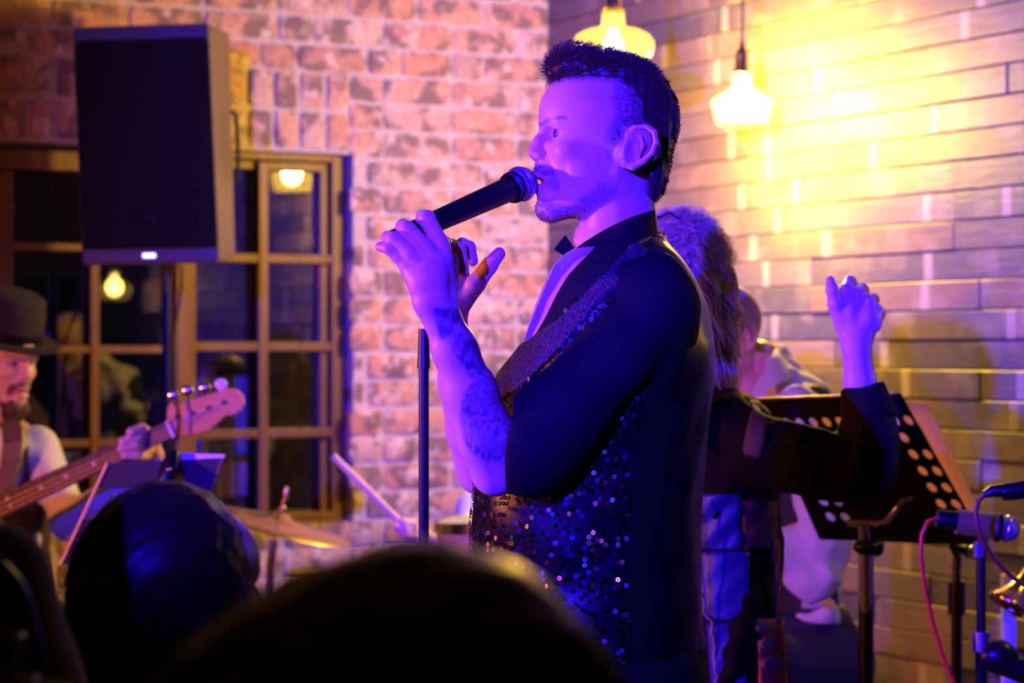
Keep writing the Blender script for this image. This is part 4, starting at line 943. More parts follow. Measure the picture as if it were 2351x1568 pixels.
# coat
m_coat = M('dark_olive_coat', (0.010, 0.009, 0.004), (0.006, 0.005, 0.003), 12, rough=0.8, spec=0.15)
m_denim = M('blue_satin_panel', (0.025, 0.025, 0.36), (0.015, 0.015, 0.26), 8, rough=0.5)
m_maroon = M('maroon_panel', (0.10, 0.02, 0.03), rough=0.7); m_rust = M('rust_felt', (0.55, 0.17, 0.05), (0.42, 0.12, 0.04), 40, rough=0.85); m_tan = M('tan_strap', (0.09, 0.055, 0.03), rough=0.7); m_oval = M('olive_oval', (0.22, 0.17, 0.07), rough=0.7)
ROWW = [(885, 1590, 1680, 0.08), (912, 1560, 1730, 0.14), (950, 1545, 1765, 0.165), (1050, 1550, 1778, 0.165), (1150, 1560, 1786, 0.155), (1250, 1565, 1788, 0.15), (1400, 1560, 1792, 0.165), (1568, 1560, 1806, 0.18), (1760, 1555, 1815, 0.19)]
TWL = loft_px(ROWW, DW); S = SDF(); S.loft(TWL, 0.01, p=2.6)
limb(S, [(1665, 975, -0.13, 66), (1740, 1030, -0.15, 78), (1850, 1065, -0.18, 76), (1960, 1075, -0.18, 72), (1990, 1060, -0.175, 64)], DW, 26)
limb(S, [(1985, 1075, -0.18, 62), (1998, 1000, -0.175, 56), (1990, 915, -0.17, 47)], DW, 26)
cut_c = P(1983, 893, DW - 0.17)
S.plane(cut_c, (P(1972, 830, DW - 0.17) - P(1990, 960, DW - 0.17)))if False else None
S.fold(0.0045, 42, 14, stretch=(1.4, 1, 0.5)); S.fold(0.0018, 120, 15)
organic('coat', S, 0.006, m_coat, wom, 2)
# turned-back cuff
S = SDF(); p0, p1 = P(1996, 960, DW - 0.172), P(1980, 886, DW - 0.168); S.cone(p0, p1, 60 * uw, 50 * uw, 0.003); ax_ = (p1 - p0).normalized()
S.plane(p1, ax_); S.plane(p0, -ax_); S.cone(p0, p1 + ax_ * 0.03, 40 * uw, 40 * uw, 0.002, 's'); S.fold(0.002, 70, 1)
organic('cuff', S, 0.004, m_coat, wom, 1)
kw = np.array(sorted(TWL))
def coat_patch(name, rows, mat, grow=0.006, puff=0.0, p=2.6):
    """a patch lying on the near side of the coat: rows of (py, x0, x1)"""
    mb = MB(); nx = 10; vs = []
    for py, x0, x1 in rows:
        for i in range(nx):
            px = x0 + (x1 - x0) * i / (nx - 1); d = DW - 0.13
            for _ in range(6):
                z = P(px, py, d).z; g = [np.interp(z, kw[:, 0], kw[:, j]) for j in range(1, 5)]; x = P(px, py, d).x
                q = min(abs((x - g[0]) / (g[2] + grow)), 0.998); d = g[1] - (g[3] + grow) * (1 - q ** p) ** (1 / p)
            vs.append(P(px, py, d - puff * math.sin(py / 11.0 + i * 0.9)))
    ny = len(rows); mb.add(vs, [(j * nx + i, j * nx + i + 1, (j + 1) * nx + i + 1, (j + 1) * nx + i) for j in range(ny - 1) for i in range(nx - 1)])
    o = mb.build(name, mat, wom, smooth=180); m_ = o.modifiers.new('t', 'SOLIDIFY'); m_.thickness = 0.006; m_.offset = 0; return o
def rws(y0, y1, n_, a0, a1, b0, b1): return [(y0 + (y1 - y0) * i / (n_ - 1), a0 + (a1 - a0) * i / (n_ - 1), b0 + (b1 - b0) * i / (n_ - 1)) for i in range(n_)]
coat_patch('blue_panel', rws(1135, 1262, 18, 1584, 1600, 1700, 1702), m_denim, 0.007, 0.004)
coat_patch('blue_panel', rws(1266, 1425, 14, 1600, 1620, 1720, 1724), m_denim, 0.006, 0.002)
coat_patch('blue_panel', rws(1430, 1600, 14, 1622, 1636, 1712, 1716), m_denim, 0.006, 0.002)
coat_patch('maroon_panel', rws(1150, 1260, 10, 1704, 1706, 1780, 1784), m_maroon, 0.006, 0.002)
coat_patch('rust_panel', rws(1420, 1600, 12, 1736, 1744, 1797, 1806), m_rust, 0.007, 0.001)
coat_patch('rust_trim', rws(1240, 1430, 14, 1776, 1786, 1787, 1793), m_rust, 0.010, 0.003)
for cx_, cy_, rx_, ry_ in ((1754, 1442, 20, 10), (1768, 1478, 24, 15), (1776, 1524, 28, 15)):
    S = SDF(); c = P(cx_, cy_, DW - 0.155); 
    o = coat_patch('oval_patch', [(cy_ + ry_ * math.sin(a), cx_ - rx_ * max(0.05, math.cos(a)), cx_ + rx_ * max(0.05, math.cos(a))) for a in [(-0.5 + i / 8) * math.pi for i in range(9)]], m_oval, 0.013)
m_edge = M('pink_light_edge', (0.45, 0.30, 0.35), rough=0.8)  # pink light along the coat edge put into this colour
fr_ = MB(); rr = random.Random(4); fr_.tube([P(1588 + (y - 1140) * 0.11 + rr.uniform(-4, 4) + (12 if y > 1410 else 0), y, DW - 0.175) for y in range(1140, 1600, 9)], 3.0 * uw, 6); fr_.build('frayed_edge', m_edge, wom)
# front edging at the neck, orange light put into its rust colour
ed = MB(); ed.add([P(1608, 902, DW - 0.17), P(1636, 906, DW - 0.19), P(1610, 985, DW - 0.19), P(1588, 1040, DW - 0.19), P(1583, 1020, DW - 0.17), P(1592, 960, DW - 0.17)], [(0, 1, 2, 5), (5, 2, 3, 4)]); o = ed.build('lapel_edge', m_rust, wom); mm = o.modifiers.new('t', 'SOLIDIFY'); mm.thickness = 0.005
S = SDF(); S.loft(TWL, 0.01, p=2.6, grow=0.005)
limb(S, [(1665, 975, -0.13, 72), (1740, 1030, -0.15, 84), (1850, 1065, -0.18, 82)], DW, 26)
S.poly([(P(a_, b_, DW - 0.18).x, P(a_, b_, DW - 0.18).z) for a_, b_ in [(1728, 915), (1768, 925), (1748, 985), (1738, 1045), (1704, 1040), (1712, 985)]]); S.plane(P(1740, 980, DW - 0.02), (0, 1, 0)); S.fold(0.0045, 42, 14, stretch=(1.4, 1, 0.5))
organic('shoulder_strap', S, 0.005, m_tan, wom, 1)
S = SDF(); xw = P(1680, 0, DW).x; hz = P(0, 1740, DW).z; feet = [(xw - 0.08, DW), (xw + 0.08, DW)]; shoes_legs(S, [(xw - 0.08, DW, hz), (xw + 0.08, DW, hz)], feet, 0.075); organic('trousers', S, 0.012, m_dark, wom, 2); shoe_pair(wom, feet, (-1, -0.2), m_shoe)
# ---------------------------------------------------------------- horn player with cropped hair
DS = 5.35; us = DS / F
sax = thing('person', (P(1780, 0, DS).x, DS, 0), 'man with cropped hair and ear stud in white shirt, head bowed', 'person')
MHS = hmat(1676, 772, DS, 184, 22, 0, 1408, 330, 0.98)
V, Q = head_sdf(mouth=0.0).mesh(0.003); V = relax(V, Q, 1); C = head_col(V, SKIN, 0.3, np.array((0.12, 0.09, 0.06)), fade=0)
x = V[:, 0] / U_ + 1400; y = 400 - V[:, 2] / U_; cm = (sstep(1360, 1400, x + 20 * np.sin(y / 12)) * sstep(345, 300, y - (x > 1480) * 60) * 0.6)[:, None]; C = C * (1 - cm) + np.array((0.10, 0.07, 0.05)) * cm
parts = [(xf(V, MHS), Q, C)]
S = SDF(); limb(S, [(1745, 835, 0.0, 55), (1790, 900, 0.02, 62), (1800, 960, 0.02, 70)], DS, 12)
limb(S, [(1822, 1228, -0.2, 26), (1850, 1220, -0.215, 24), (1862, 1235, -0.2, 18)], DS, 6)
for i in range(4): limb(S, [(1838 + i * 2, 1205 + i * 12, -0.22, 11), (1862 + i, 1208 + i * 13, -0.235, 10), (1876, 1218 + i * 12, -0.215, 8)], DS, 3)
V, Q = S.mesh(0.004); parts.append((relax(V, Q, 1), Q, SKIN))
V, Q, C = join(parts); link('body', mesh_np('body', V, Q, C), m_skin, sax)
eyes(sax, MHS)
MB().lathe([(0, 3), (4, 2.5), (5, 0), (3, -2), (0, -2)], (0, 0, 0), 12)
S = SDF(); S.ell(P(1727, 800, DS - 0.088), (6 * us, 5 * us, 6 * us), 0.001); organic('ear_stud', S, 0.0015, m_chrome, sax)
ROWS = [(800, 1700, 1800, 0.055, 0.02), (850, 1730, 1850, 0.10, 0.02), (890, 1735, 1895, 0.15, 0.02), (940, 1735, 1925, 0.18, 0.02), (1050, 1740, 1935, 0.18, 0.02), (1250, 1760, 1925, 0.16, 0.02), (1400, 1780, 1915, 0.16, 0.02)]
TS = loft_px(ROWS, DS); S = SDF(); S.loft(TS, 0.01)
limb(S, [(1840, 935, -0.17, 58), (1865, 1080, -0.20, 54), (1900, 1250, -0.22, 52), (1870, 1330, -0.24, 48), (1815, 1290, -0.23, 40), (1815, 1235, -0.22, 30)], DS, 20)
S.fold(0.010, 48, 6); S.fold(0.004, 110, 16); organic('shirt', S, 0.006, m_white, sax, 1)
strip('collar', [(1722, 905, -0.12), (1750, 858, -0.105), (1772, 815, -0.075), (1782, 798, -0.03), (1780, 796, 0.03)], [(1728, 925, -0.14), (1772, 885, -0.16), (1815, 865, -0.13), (1838, 862, -0.05), (1836, 862, 0.04)], m_white, sax, DS)
S = SDF(); S.loft(TS, 0.01, grow=0.007); S.poly([(P(a_, b_, DS).x, P(a_, b_, DS).z) for a_, b_ in [(1845, 880), (1880, 880), (1960, 960), (1960, 1420), (1740, 1420), (1740, 1000)]]); organic('waistcoat', S, 0.008, m_vest, sax, 2)
S = SDF(); xs_ = P(1850, 0, DS).x; S.loft([(0.60, xs_, DS + 0.02, 0.15, 0.14), (P(0, 1395, DS).z, xs_, DS + 0.02, 0.10, 0.14)], 0.03); fs_ = seated_legs(S, xs_, DS + 0.02, 0.60, (-0.8, -0.5), r=0.095); S.fold(0.004, 40, 3); organic('trousers', S, 0.011, M('navy_trousers', (0.02, 0.02, 0.05), rough=0.8), sax, 2); shoe_pair(sax, fs_, (-0.8, -0.5), m_shoe)
bl_ = MB(); bl_.tube([P(1842 + i * 10, 1388 + 2 * math.sin(i), DS - 0.165) for i in range(8)], 9 * us, 8); bl_.build('shirt_tail', m_white, sax)
seat(1850, DS + 0.02, 0.60, 'round dark stool under the bowed horn player')
# ---------------------------------------------------------------- drummer, mostly hidden behind the singer
DD = 6.45; ud = DD / F
drm = thing('person', (P(1250, 0, DD).x, DD, 0), 'drummer with raised stick, mostly hidden behind the singer', 'person')
MHD = hmat(1300, 930, DD, -100, 8)
V, Q = head_sdf(mouth=0.0).mesh(0.004); parts = [(xf(relax(V, Q, 1), MHD), Q, head_col(V, SKIN, 0.3))]
S = SDF(); limb(S, [(1010, 1262, -0.3, 26), (965, 1232, -0.34, 24), (940, 1218, -0.36, 22)], DD, 8)
for i in range(4): limb(S, [(950 - i * 2, 1203 + i * 11, -0.38, 11), (925 + i * 3, 1198 + i * 11, -0.40, 10), (915 + i * 6, 1212 + i * 10, -0.385, 8)], DD, 3)
limb(S, [(945, 1235, -0.36, 13), (922, 1222, -0.40, 10), (908, 1208, -0.41, 8)], DD, 3)
limb(S, [(1010, 1262, -0.3, 24), (1075, 1240, -0.22, 30), (1095, 1170, -0.10, 34), (1150, 1110, 0, 36), (1300, 1090, 0, 50), (1300, 1000, 0, 50)], DD, 8)
V, Q = S.mesh(0.004); parts.append((relax(V, Q, 1), Q, SKIN)); V, Q, C = join(parts); link('body', mesh_np('body', V, Q, C), m_skin, drm)
TD = loft_px([(1040, 1250, 1350, 0.07), (1075, 1180, 1420, 0.10), (1120, 1140, 1450, 0.12), (1300, 1150, 1440, 0.12), (1500, 1160, 1440, 0.13)], DD); S = SDF(); S.loft(TD, 0.01)
limb(S, [(1150, 1110, 0, 46), (1095, 1170, -0.10, 44), (1075, 1240, -0.22, 40), (1015, 1265, -0.29, 30)], DD, 16); limb(S, [(1440, 1110, 0, 46), (1480, 1240, -0.12, 42), (1420, 1290, -0.3, 32)], DD, 16); S.fold(0.004, 45, 9)
organic('shirt', S, 0.009, M('pale_shirt', (0.55, 0.55, 0.62), rough=0.7), drm, 2)
xd = P(1300, 0, DD).x; S = SDF(); S.loft([(0.55, xd, DD, 0.15, 0.13), (P(0, 1490, DD).z, xd, DD, 0.14, 0.12)], 0.02); fd = seated_legs(S, xd, DD, 0.55, (0, -1), r=0.08, sep=0.12); organic('trousers', S, 0.012, m_trouser, drm, 2); shoe_pair(drm, fd, (0, -1), m_shoe)
seat(1300, DD, 0.55, 'round dark stool under the drummer')
ds = thing('drumstick', P(930, 1212, DD - 0.39), 'pale wooden drumstick held up by the drummer', 'drumstick')
m_stick = M('hickory', (0.75, 0.55, 0.36), rough=0.5); a, b2 = P(966, 1246, DD - 0.37), P(764, 1046, DD - 0.45); MB().tube([a, a.lerp(b2, 0.75), a.lerp(b2, 0.93), b2], [0.010, 0.0095, 0.008, 0.0095], 12).build('shaft', m_stick, ds, smooth=60)
# ---------------------------------------------------------------- drum and cymbal
tom = thing('drum', (P(1135, 0, 5.7).x, 5.7, 0), 'tan-shelled drum with metal hoop, half behind the singer', 'drum')
tc = P(1140, 1190, 5.7); ax_ = Vector((-0.08, -0.02, 1)).normalized()
m_shell = M('drum_shell', (0.50, 0.33, 0.10), (0.42, 0.27, 0.08), 8, rough=0.35)
MB().lathe([(0.145, -0.01), (0.145, -0.2), (0.0, -0.2)], tc, 40, ax_).build('shell', m_shell, tom, smooth=40)
MB().lathe([(0.0, 0.0), (0.142, 0.0)], tc, 40, ax_).build('drum_head', M('drum_skin', (0.45, 0.42, 0.36), rough=0.7), tom)
MB().lathe([(0.142, 0.0), (0.150, 0.006), (0.152, -0.02), (0.146, -0.022)], tc, 40, ax_).build('hoop', m_chrome, tom, smooth=60)
for k in range(3):
    an = k * 2.1 + 0.4; MB().tube([tc + ax_ * -0.19 + Vector((0.14 * math.cos(an), 0.14 * math.sin(an), 0)), (tc.x + 0.2 * math.cos(an), tc.y + 0.2 * math.sin(an), 0)], 0.009, 8).build('leg', m_chrome, tom)
cy = thing('cymbal_stand', (P(612, 0, 5.9).x, 5.9, 0), 'bronze cymbal on a stand with brass wing nut', 'cymbal')
cc_ = P(640, 1196, 5.9); ax_ = Vector((0.27, -0.035, 1)).normalized(); m_bronze = M('bronze', (0.62, 0.42, 0.20), (0.52, 0.34, 0.15), 30, rough=0.28, metal=0.9)
MB().lathe([(0.006, 0.022), (0.022, 0.019), (0.034, 0.006), (0.10, -0.002), (0.185, -0.012), (0.186, -0.0135), (0.10, -0.004), (0.034, 0.0035), (0.006, 0.018)], cc_, 48, ax_).build('cymbal', m_bronze, cy, smooth=60)
wt = cc_ + ax_ * 0.02
MB().tube([wt - ax_ * 0.07, wt + ax_ * 0.045], 0.004, 8).build('rod', m_brass, cy); S = SDF(); S.ell(wt + ax_ * 0.05, (0.007, 0.006, 0.018), 0.003); S.ell(wt + ax_ * 0.012, (0.01, 0.01, 0.008), 0.003); organic('wing_nut', S, 0.002, m_brass, cy)
MB().tube([wt - ax_ * 0.07, (cc_.x - 0.02, cc_.y, cc_.z - 0.12), (cc_.x - 0.02, cc_.y, 0.25)], 0.011, 10).build('pole', m_chrome, cy, smooth=60)
for k in range(3):
    an = k * 2.094 + 0.3; MB().tube([(cc_.x - 0.02, cc_.y, 0.3), (cc_.x - 0.02 + 0.26 * math.cos(an), cc_.y + 0.26 * math.sin(an), 0.008)], 0.008, 8).build('leg', m_chrome, cy)
# ================================================================ equipment
m_cab = M('speaker_cabinet', (0.13, 0.10, 0.08), rough=0.5, bmp=0.2, bscale=300); m_grille = M('speaker_grille', (0.006, 0.006, 0.007), (0.004, 0.004, 0.005), 900, rough=0.7, spec=0.08)
m_trim = M('speaker_trim', (0.03, 0.028, 0.03), rough=0.45, spec=0.3); m_blk = M('black_metal', (0.006, 0.006, 0.007), rough=0.35, spec=0.35); m_steel = M('nickel', (0.55, 0.5, 0.5), rough=0.3, metal=0.9)
# ---- loudspeaker on a pole
ls = thing('loudspeaker', P(385, 612, 6.68), 'large black loudspeaker with a metal grille on a pole', 'loudspeaker')
fd_, bd_ = 6.5, 6.84
fr8 = [P(164, 62, fd_), P(482, 51, fd_), P(507, 604, fd_), P(188, 610, fd_)]; bk8 = [P(222, 84, bd_), P(527, 76, bd_), P(541, 592, bd_), P(240, 600, bd_)]
MB().add(fr8 + bk8, [(0, 1, 2, 3), (7, 6, 5, 4), (0, 4, 5, 1), (1, 5, 6, 2), (2, 6, 7, 3), (3, 7, 4, 0)]).build('cabinet', m_cab, ls, bevel=0.012)
def fq(u, v, off=0.0):
    a = fr8[0].lerp(fr8[1], u); b2 = fr8[3].lerp(fr8[2], u); return a.lerp(b2, v) + Vector((0, -off, 0))
def front_patch(name, u0, u1, v0, v1, o0, o1, mat, bev=0.002):
    q0 = [fq(u0, v0, o0), fq(u1, v0, o0), fq(u1, v1, o0), fq(u0, v1, o0)]; q1 = [fq(u0, v0, o1), fq(u1, v0, o1), fq(u1, v1, o1), fq(u0, v1, o1)]
    return MB().add(q0 + q1, [(3, 2, 1, 0), (4, 5, 6, 7), (0, 1, 5, 4), (1, 2, 6, 5), (2, 3, 7, 6), (3, 0, 4, 7)]).build(name, mat, ls, bevel=bev)
front_patch('grille', 0.015, 0.985, 0.065, 0.935, 0.0, 0.012, m_grille)
front_patch('top_strip', 0.015, 0.985, 0.012, 0.062, 0.0, 0.008, m_trim); front_patch('bottom_strip', 0.015, 0.985, 0.938, 0.988, 0.0, 0.008, m_trim)
front_patch('badge', 0.46, 0.56, 0.78, 0.83, 0.012, 0.015, M('speaker_badge', (0.006, 0.005, 0.006), rough=0.6, spec=0.08))
front_patch('indicator_light', 0.445, 0.535, 0.955, 0.972, 0.008, 0.011, emit('indicator_glow', (0.75, 0.85, 1.0), 2.2), 0.001)
for u, v in ((0.62, 0.035), (0.9, 0.035), (0.08, 0.955), (0.35, 0.955), (0.6, 0.955), (0.9, 0.955)):
    c = fq(u, v, 0.009); MB().lathe([(0, 0.002), (0.005, 0.002), (0.006, 0)], c, 10, (0, -1, 0)).build('screw', m_blk, ls)
# carrying handle on the side
hd = MB(); hd.tube([P(530, 255, 6.68), P(541, 262, 6.68), P(546, 330, 6.70), P(546, 405, 6.70), P(541, 415, 6.68)], 0.006, 8); hd.build('handle', m_blk, ls)
px_x, px_y = P(383, 0, 6.68).x, 6.68; zt = P(383, 612, 6.68).z
MB().tube([(px_x, px_y, zt + 0.02), (px_x, px_y, 0.75)], 0.0135, 14).build('pole', m_blk, ls, smooth=60); MB().tube([(px_x, px_y, 0.9), (px_x, px_y, 0.18)], 0.019, 14).build('pole_sleeve', m_blk, ls, smooth=60)
for k in range(3):
    an = k * 2.094 + 0.8; MB().tube([(px_x, px_y, 0.72), (px_x + 0.42 * math.cos(an), px_y + 0.42 * math.sin(an), 0.012)], 0.011, 8).build('leg', m_blk, ls)
cb = tag(MB().tube([P(415, 609, 6.74), P(417, 650, 6.76), P(412, 700, 6.76), P(404, 745, 6.74), P(401, 770, 6.72), P(400, 860, 6.71), P(402, 900, 6.7), P(402, 1100, 6.68), P(408, 1300, 6.62), P(412, 1800, 6.6)], 0.004, 8).build('speaker_cable', m_blk, smooth=60), 'thin black cable hanging down beside the loudspeaker pole', 'cable')
# ---- straight microphone stand behind the singer's arm
DM = 3.66; ms = thing('microphone_stand', (P(973, 0, DM).x, DM, 0), 'straight black microphone stand in front of the singing man', 'stand')
xm = P(973, 0, DM).x
MB().tube([(xm, DM, 0.03), (xm, DM, 1.38)], 0.0078, 16).build('pole', m_blk, ms, smooth=60); MB().tube([(xm, DM, 1.37), (xm, DM, 1.43)], [0.010, 0.008], 14).build('thread_collar', m_blk, ms, smooth=60)
MB().lathe([(0, 0.035), (0.02, 0.035), (0.035, 0.025), (0.13, 0.012), (0.135, 0.0), (0, 0.0)], (xm, DM, 0), 36).build('round_base', m_blk, ms, smooth=40)
# ---- bass player's music stand, seen from behind
def stand_legs(t, x, y, z0, mat, r=0.011, spread=0.28):
    MB().tube([(x, y, z0), (x, y, 0.15)], r, 14).build('pole', mat, t, smooth=60); MB().tube([(x, y, z0 * 0.62), (x, y, 0.13)], r * 1.35, 14).build('pole_sleeve', mat, t, smooth=60)
    for k in range(3):
        an = k * 2.094 + 0.5; MB().tube([(x, y, 0.28), (x + spread * math.cos(an), y + spread * math.sin(an), 0.008)], r * 0.75, 8).build('leg', mat, t)
D1 = 4.75
m1s = thing('music_stand', (P(345, 0, D1).x, D1 + 0.06, 0), 'folding music stand with light painted on its edge before the bass player', 'music stand')
m_desk = M('grey_desk', (0.07, 0.062, 0.06), rough=0.5, metal=0.2)
c4_ = [P(247, 1064, D1 - 0.06), P(512, 1052, D1 - 0.06), P(420, 1296, D1 + 0.04), P(140, 1296, D1 + 0.04)]
def panel(q, th, name, mat, par, bev=0.001):
    n_ = (q[1] - q[0]).cross(q[3] - q[0]).normalized() * th; return MB().add(q + [p + n_ for p in q], [(0, 1, 2, 3), (7, 6, 5, 4), (0, 4, 5, 1), (1, 5, 6, 2), (2, 6, 7, 3), (3, 7, 4, 0)]).build(name, mat, par, bevel=bev)
panel([c4_[0].lerp(c4_[3], 0.0), c4_[1], c4_[1].lerp(c4_[2], 0.30), c4_[0].lerp(c4_[3], 0.24)], 0.003, 'desk_panel', m_desk, m1s)
panel([c4_[0].lerp(c4_[3], 0.55), c4_[1].lerp(c4_[2], 0.6), c4_[2], c4_[3]], 0.003, 'desk_panel', m_desk, m1s)
MB().tube([c4_[0], c4_[3]], 0.0038, 8).build('side_bar', M('yellow_light_metal', (0.85, 0.62, 0.20), rough=0.4), m1s); MB().tube([P(262, 1135, D1 - 0.03), P(160, 1292, D1 + 0.035)], 0.003, 8).build('side_bar', m_brass, m1s)  # yellow highlight on the left edge put into that bar's colour
MB().tube([c4_[1], c4_[2]], 0.003, 8).build('side_bar', m_steel, m1s)
MB().tube([P(330, 1290, D1 + 0.04), P(345, 1330, D1 + 0.06), (P(345, 0, D1).x, D1 + 0.06, 0.9)], 0.008, 8).build('neck', m_blk, m1s); stand_legs(m1s, P(345, 0, D1).x, D1 + 0.06, 0.92, m_blk)
cl_ = MB(); cl_.tube([P(400, 1040, D1 - 0.06), P(390, 1075, D1 - 0.085), P(372, 1120, D1 - 0.09)], [0.012, 0.02, 0.012], 10); cl_.build('clip', m_blk, m1s, smooth=60)
S = SDF(); S.ell(P(388, 1078, D1 - 0.108), (0.006, 0.005, 0.004), 0.001); organic('clip_screw', S, 0.0015, m_brass, m1s)
sh = MB(); sh.add([P(398, 1040, D1 - 0.045), P(516, 1043, D1 - 0.045), P(512, 1056, D1 - 0.054), P(396, 1058, D1 - 0.054)], [(0, 1, 2, 3)]); o = sh.build('sheet_music', M('paper', (0.8, 0.78, 0.76), rough=0.8)); mm = o.modifiers.new('t', 'SOLIDIFY'); mm.thickness = 0.004; tag(o, 'white sheet music resting on the bass player\'s stand', 'paper')
tag(MB().tube([P(404, 905, DG - 0.03), P(410, 960, DG - 0.035), P(408, 1010, DG - 0.03), P(400, 1060, 5.2), P(392, 1075, D1 - 0.02)], 0.0035, 8).build('headstock_cable', m_blk, smooth=60), 'thin dark cable looped over the amber headstock', 'cable')
# ---- perforated music stand on the right
D2 = 4.82
m2s = thing('music_stand', (P(1987, 0, D2).x, D2 + 0.05, 0), 'black perforated music stand carrying a folder, red cable beside it', 'music stand')
q4 = [P(1738, 916, D2 - 0.0), P(2068, 904, D2 - 0.16), P(2266, 1250, D2 + 0.02), P(1880, 1236, D2 + 0.16)]
def dq(u, v, off=0.0):
    p = q4[0].lerp(q4[1], u).lerp(q4[3].lerp(q4[2], u), v); return p + dn * off
dn = (q4[1] - q4[0]).cross(q4[3] - q4[0]).normalized()
if dn.y > 0: dn = -dn
mb = MB(); nu, nv = 11, 9
for i in range(nu):
    for j in range(nv):
        u0, u1, v0, v1 = i / nu, (i + 1) / nu, j / nv, (j + 1) / nv
        hole = (j == 1 and i >= 1) or (i >= nu - 2 and 1 <= j <= 7) or (j in (6, 7) and i in (1, 2))
        if i == nu - 1 and j <= 2: hole = j == 1
        if not hole: mb.add([dq(u0, v0), dq(u1, v0), dq(u1, v1), dq(u0, v1)], [(0, 1, 2, 3)]); continue
        K = 16; uc, vc = (u0 + u1) / 2, (v0 + v1) / 2; inn, outr = [], []
        for k in range(K):
            a = 2 * math.pi * k / K + math.pi / 4; c_, s_ = math.cos(a), math.sin(a); mx_ = max(abs(c_), abs(s_))
            inn.append(dq(uc + 0.30 * c_ * (u1 - u0), vc + 0.30 * s_ * (v1 - v0))); outr.append(dq(uc + 0.5 * c_ / mx_ * (u1 - u0), vc + 0.5 * s_ / mx_ * (v1 - v0)))
        mb.add(inn + outr, [(k, (k + 1) % K, K + (k + 1) % K, K + k) for k in range(K)])
o = mb.build('desk', m_blk, m2s); bm = bmesh.new(); bm.from_mesh(o.data); bmesh.ops.remove_doubles(bm, verts=bm.verts, dist=1e-4); bm.to_mesh(o.data); bm.free(); mm = o.modifiers.new('t', 'SOLIDIFY'); mm.thickness = 0.0025
lip = MB(); lip.add([dq(0, 1), dq(1, 1), dq(1, 1) - dn * 0.05, dq(0, 1) - dn * 0.05], [(0, 1, 2, 3)]); o = lip.build('ledge', m_blk, m2s); mm = o.modifiers.new('t', 'SOLIDIFY'); mm.thickness = 0.003
MB().tube([dq(0, 0), dq(0.95, 0)], 0.0028, 8).build('top_edge', m_steel, m2s)
br0 = P(1985, 1205, D2 - 0.0)
MB().tube([P(1946, 1200, D2 + 0.02), P(2016, 1203, D2 + 0.0)], 0.008, 10).build('bracket', m_steel, m2s, smooth=60); MB().tube([P(1982, 1203, D2), P(1986, 1245, D2 + 0.02)], 0.011, 12).build('hinge', m_steel, m2s, smooth=60)
MB().tube([P(2012, 1204, D2 - 0.01), P(2035, 1196, D2 - 0.05), P(2056, 1170, D2 - 0.07), P(2072, 1150, D2 - 0.075), P(2094, 1143, D2 - 0.07)], [0.004, 0.006, 0.006, 0.005, 0.004], 10).build('lever', m_steel, m2s, smooth=60)
S = SDF(); S.ell(P(1990, 1256, D2), (0.028, 0.02, 0.017), 0.004); S.ell(P(2012, 1256, D2), (0.016, 0.012, 0.02), 0.004); organic('clamp_knob', S, 0.003, m_blk, m2s)
xs2 = P(1988, 0, D2 + 0.04).x; MB().tube([P(1986, 1238, D2 + 0.02), (xs2, D2 + 0.04, 0.85)], 0.013, 12).build('upper_pole', m_steel, m2s, smooth=60); stand_legs(m2s, xs2, D2 + 0.04, 0.99, m_blk, 0.0155)
m_fold, nt, b = nodes('paper_folder'); b.inputs['Base Color'].default_value = (0.55, 0.38, 0.36, 1); b.inputs['Roughness'].default_value = 0.5
tl = N(nt, 'ShaderNodeBsdfTranslucent'); tl.inputs['Color'].default_value = (0.95, 0.62, 0.55, 1); m1 = N(nt, 'ShaderNodeMixShader'); m1.inputs[0].default_value = 0.6
nt.links.new(b.outputs[0], m1.inputs[1]); nt.links.new(tl.outputs[0], m1.inputs[2]); nt.links.new(m1.outputs[0], nt.nodes['Material Output'].inputs['Surface'])
fo = [dq(0.30, 0.03) - dn * 0.006, dq(1.10, 0.10) - dn * 0.006, dq(1.035, 0.86) - dn * 0.006, dq(0.3, 0.97) - dn * 0.006]
o = panel(fo, -0.014 if ((fo[1] - fo[0]).cross(fo[3] - fo[0])).dot(dn) > 0 else 0.014, 'music_folder', m_fold, None, 0.004); tag(o, 'worn folder standing on the perforated music stand', 'folder')
# ---- horn microphones, stands and cables
m_gold = M('gold_light_mic', (0.42, 0.36, 0.10), rough=0.35, metal=0.6); m_red = M('red_cable', (0.70, 0.06, 0.01), rough=0.4)
DA = 4.35; st1 = thing('microphone_stand', (P(2252, 0, DA).x, DA, 0), 'black microphone stand with clutch holding the horn microphone', 'stand')
xa = P(2252, 0, DA).x; za = P(0, 1236, DA).z
MB().tube([(xa, DA, za), (xa, DA, P(0, 1480, DA).z)], 0.0085, 14).build('upper_pole', m_blk, st1, smooth=60); stand_legs(st1, xa, DA, P(0, 1470, DA).z, m_blk, 0.011)
MB().tube([(xa, DA, P(0, 1450, DA).z), (xa, DA, P(0, 1495, DA).z)], 0.0165, 14).build('collar', m_steel, st1, smooth=60); MB().box((xa - 0.012, DA - 0.012, P(0, 1280, DA).z), (xa + 0.004, DA + 0.012, P(0, 1244, DA).z)).build('mic_clip', m_steel, st1, bevel=0.002)
S = SDF(); S.ell(P(2290, 1505, DA), (0.035, 0.03, 0.03), 0.01); S.cone(P(2270, 1510, DA), P(2360, 1540, DA), 0.022, 0.026, 0.01); organic('clutch', S, 0.004, m_blk, st1)
microphone('microphone', P(2150, 1190, DA - 0.02), P(2342, 1218, DA - 0.02), 'black microphone lying level above the red cable', 0.021, 0.024)
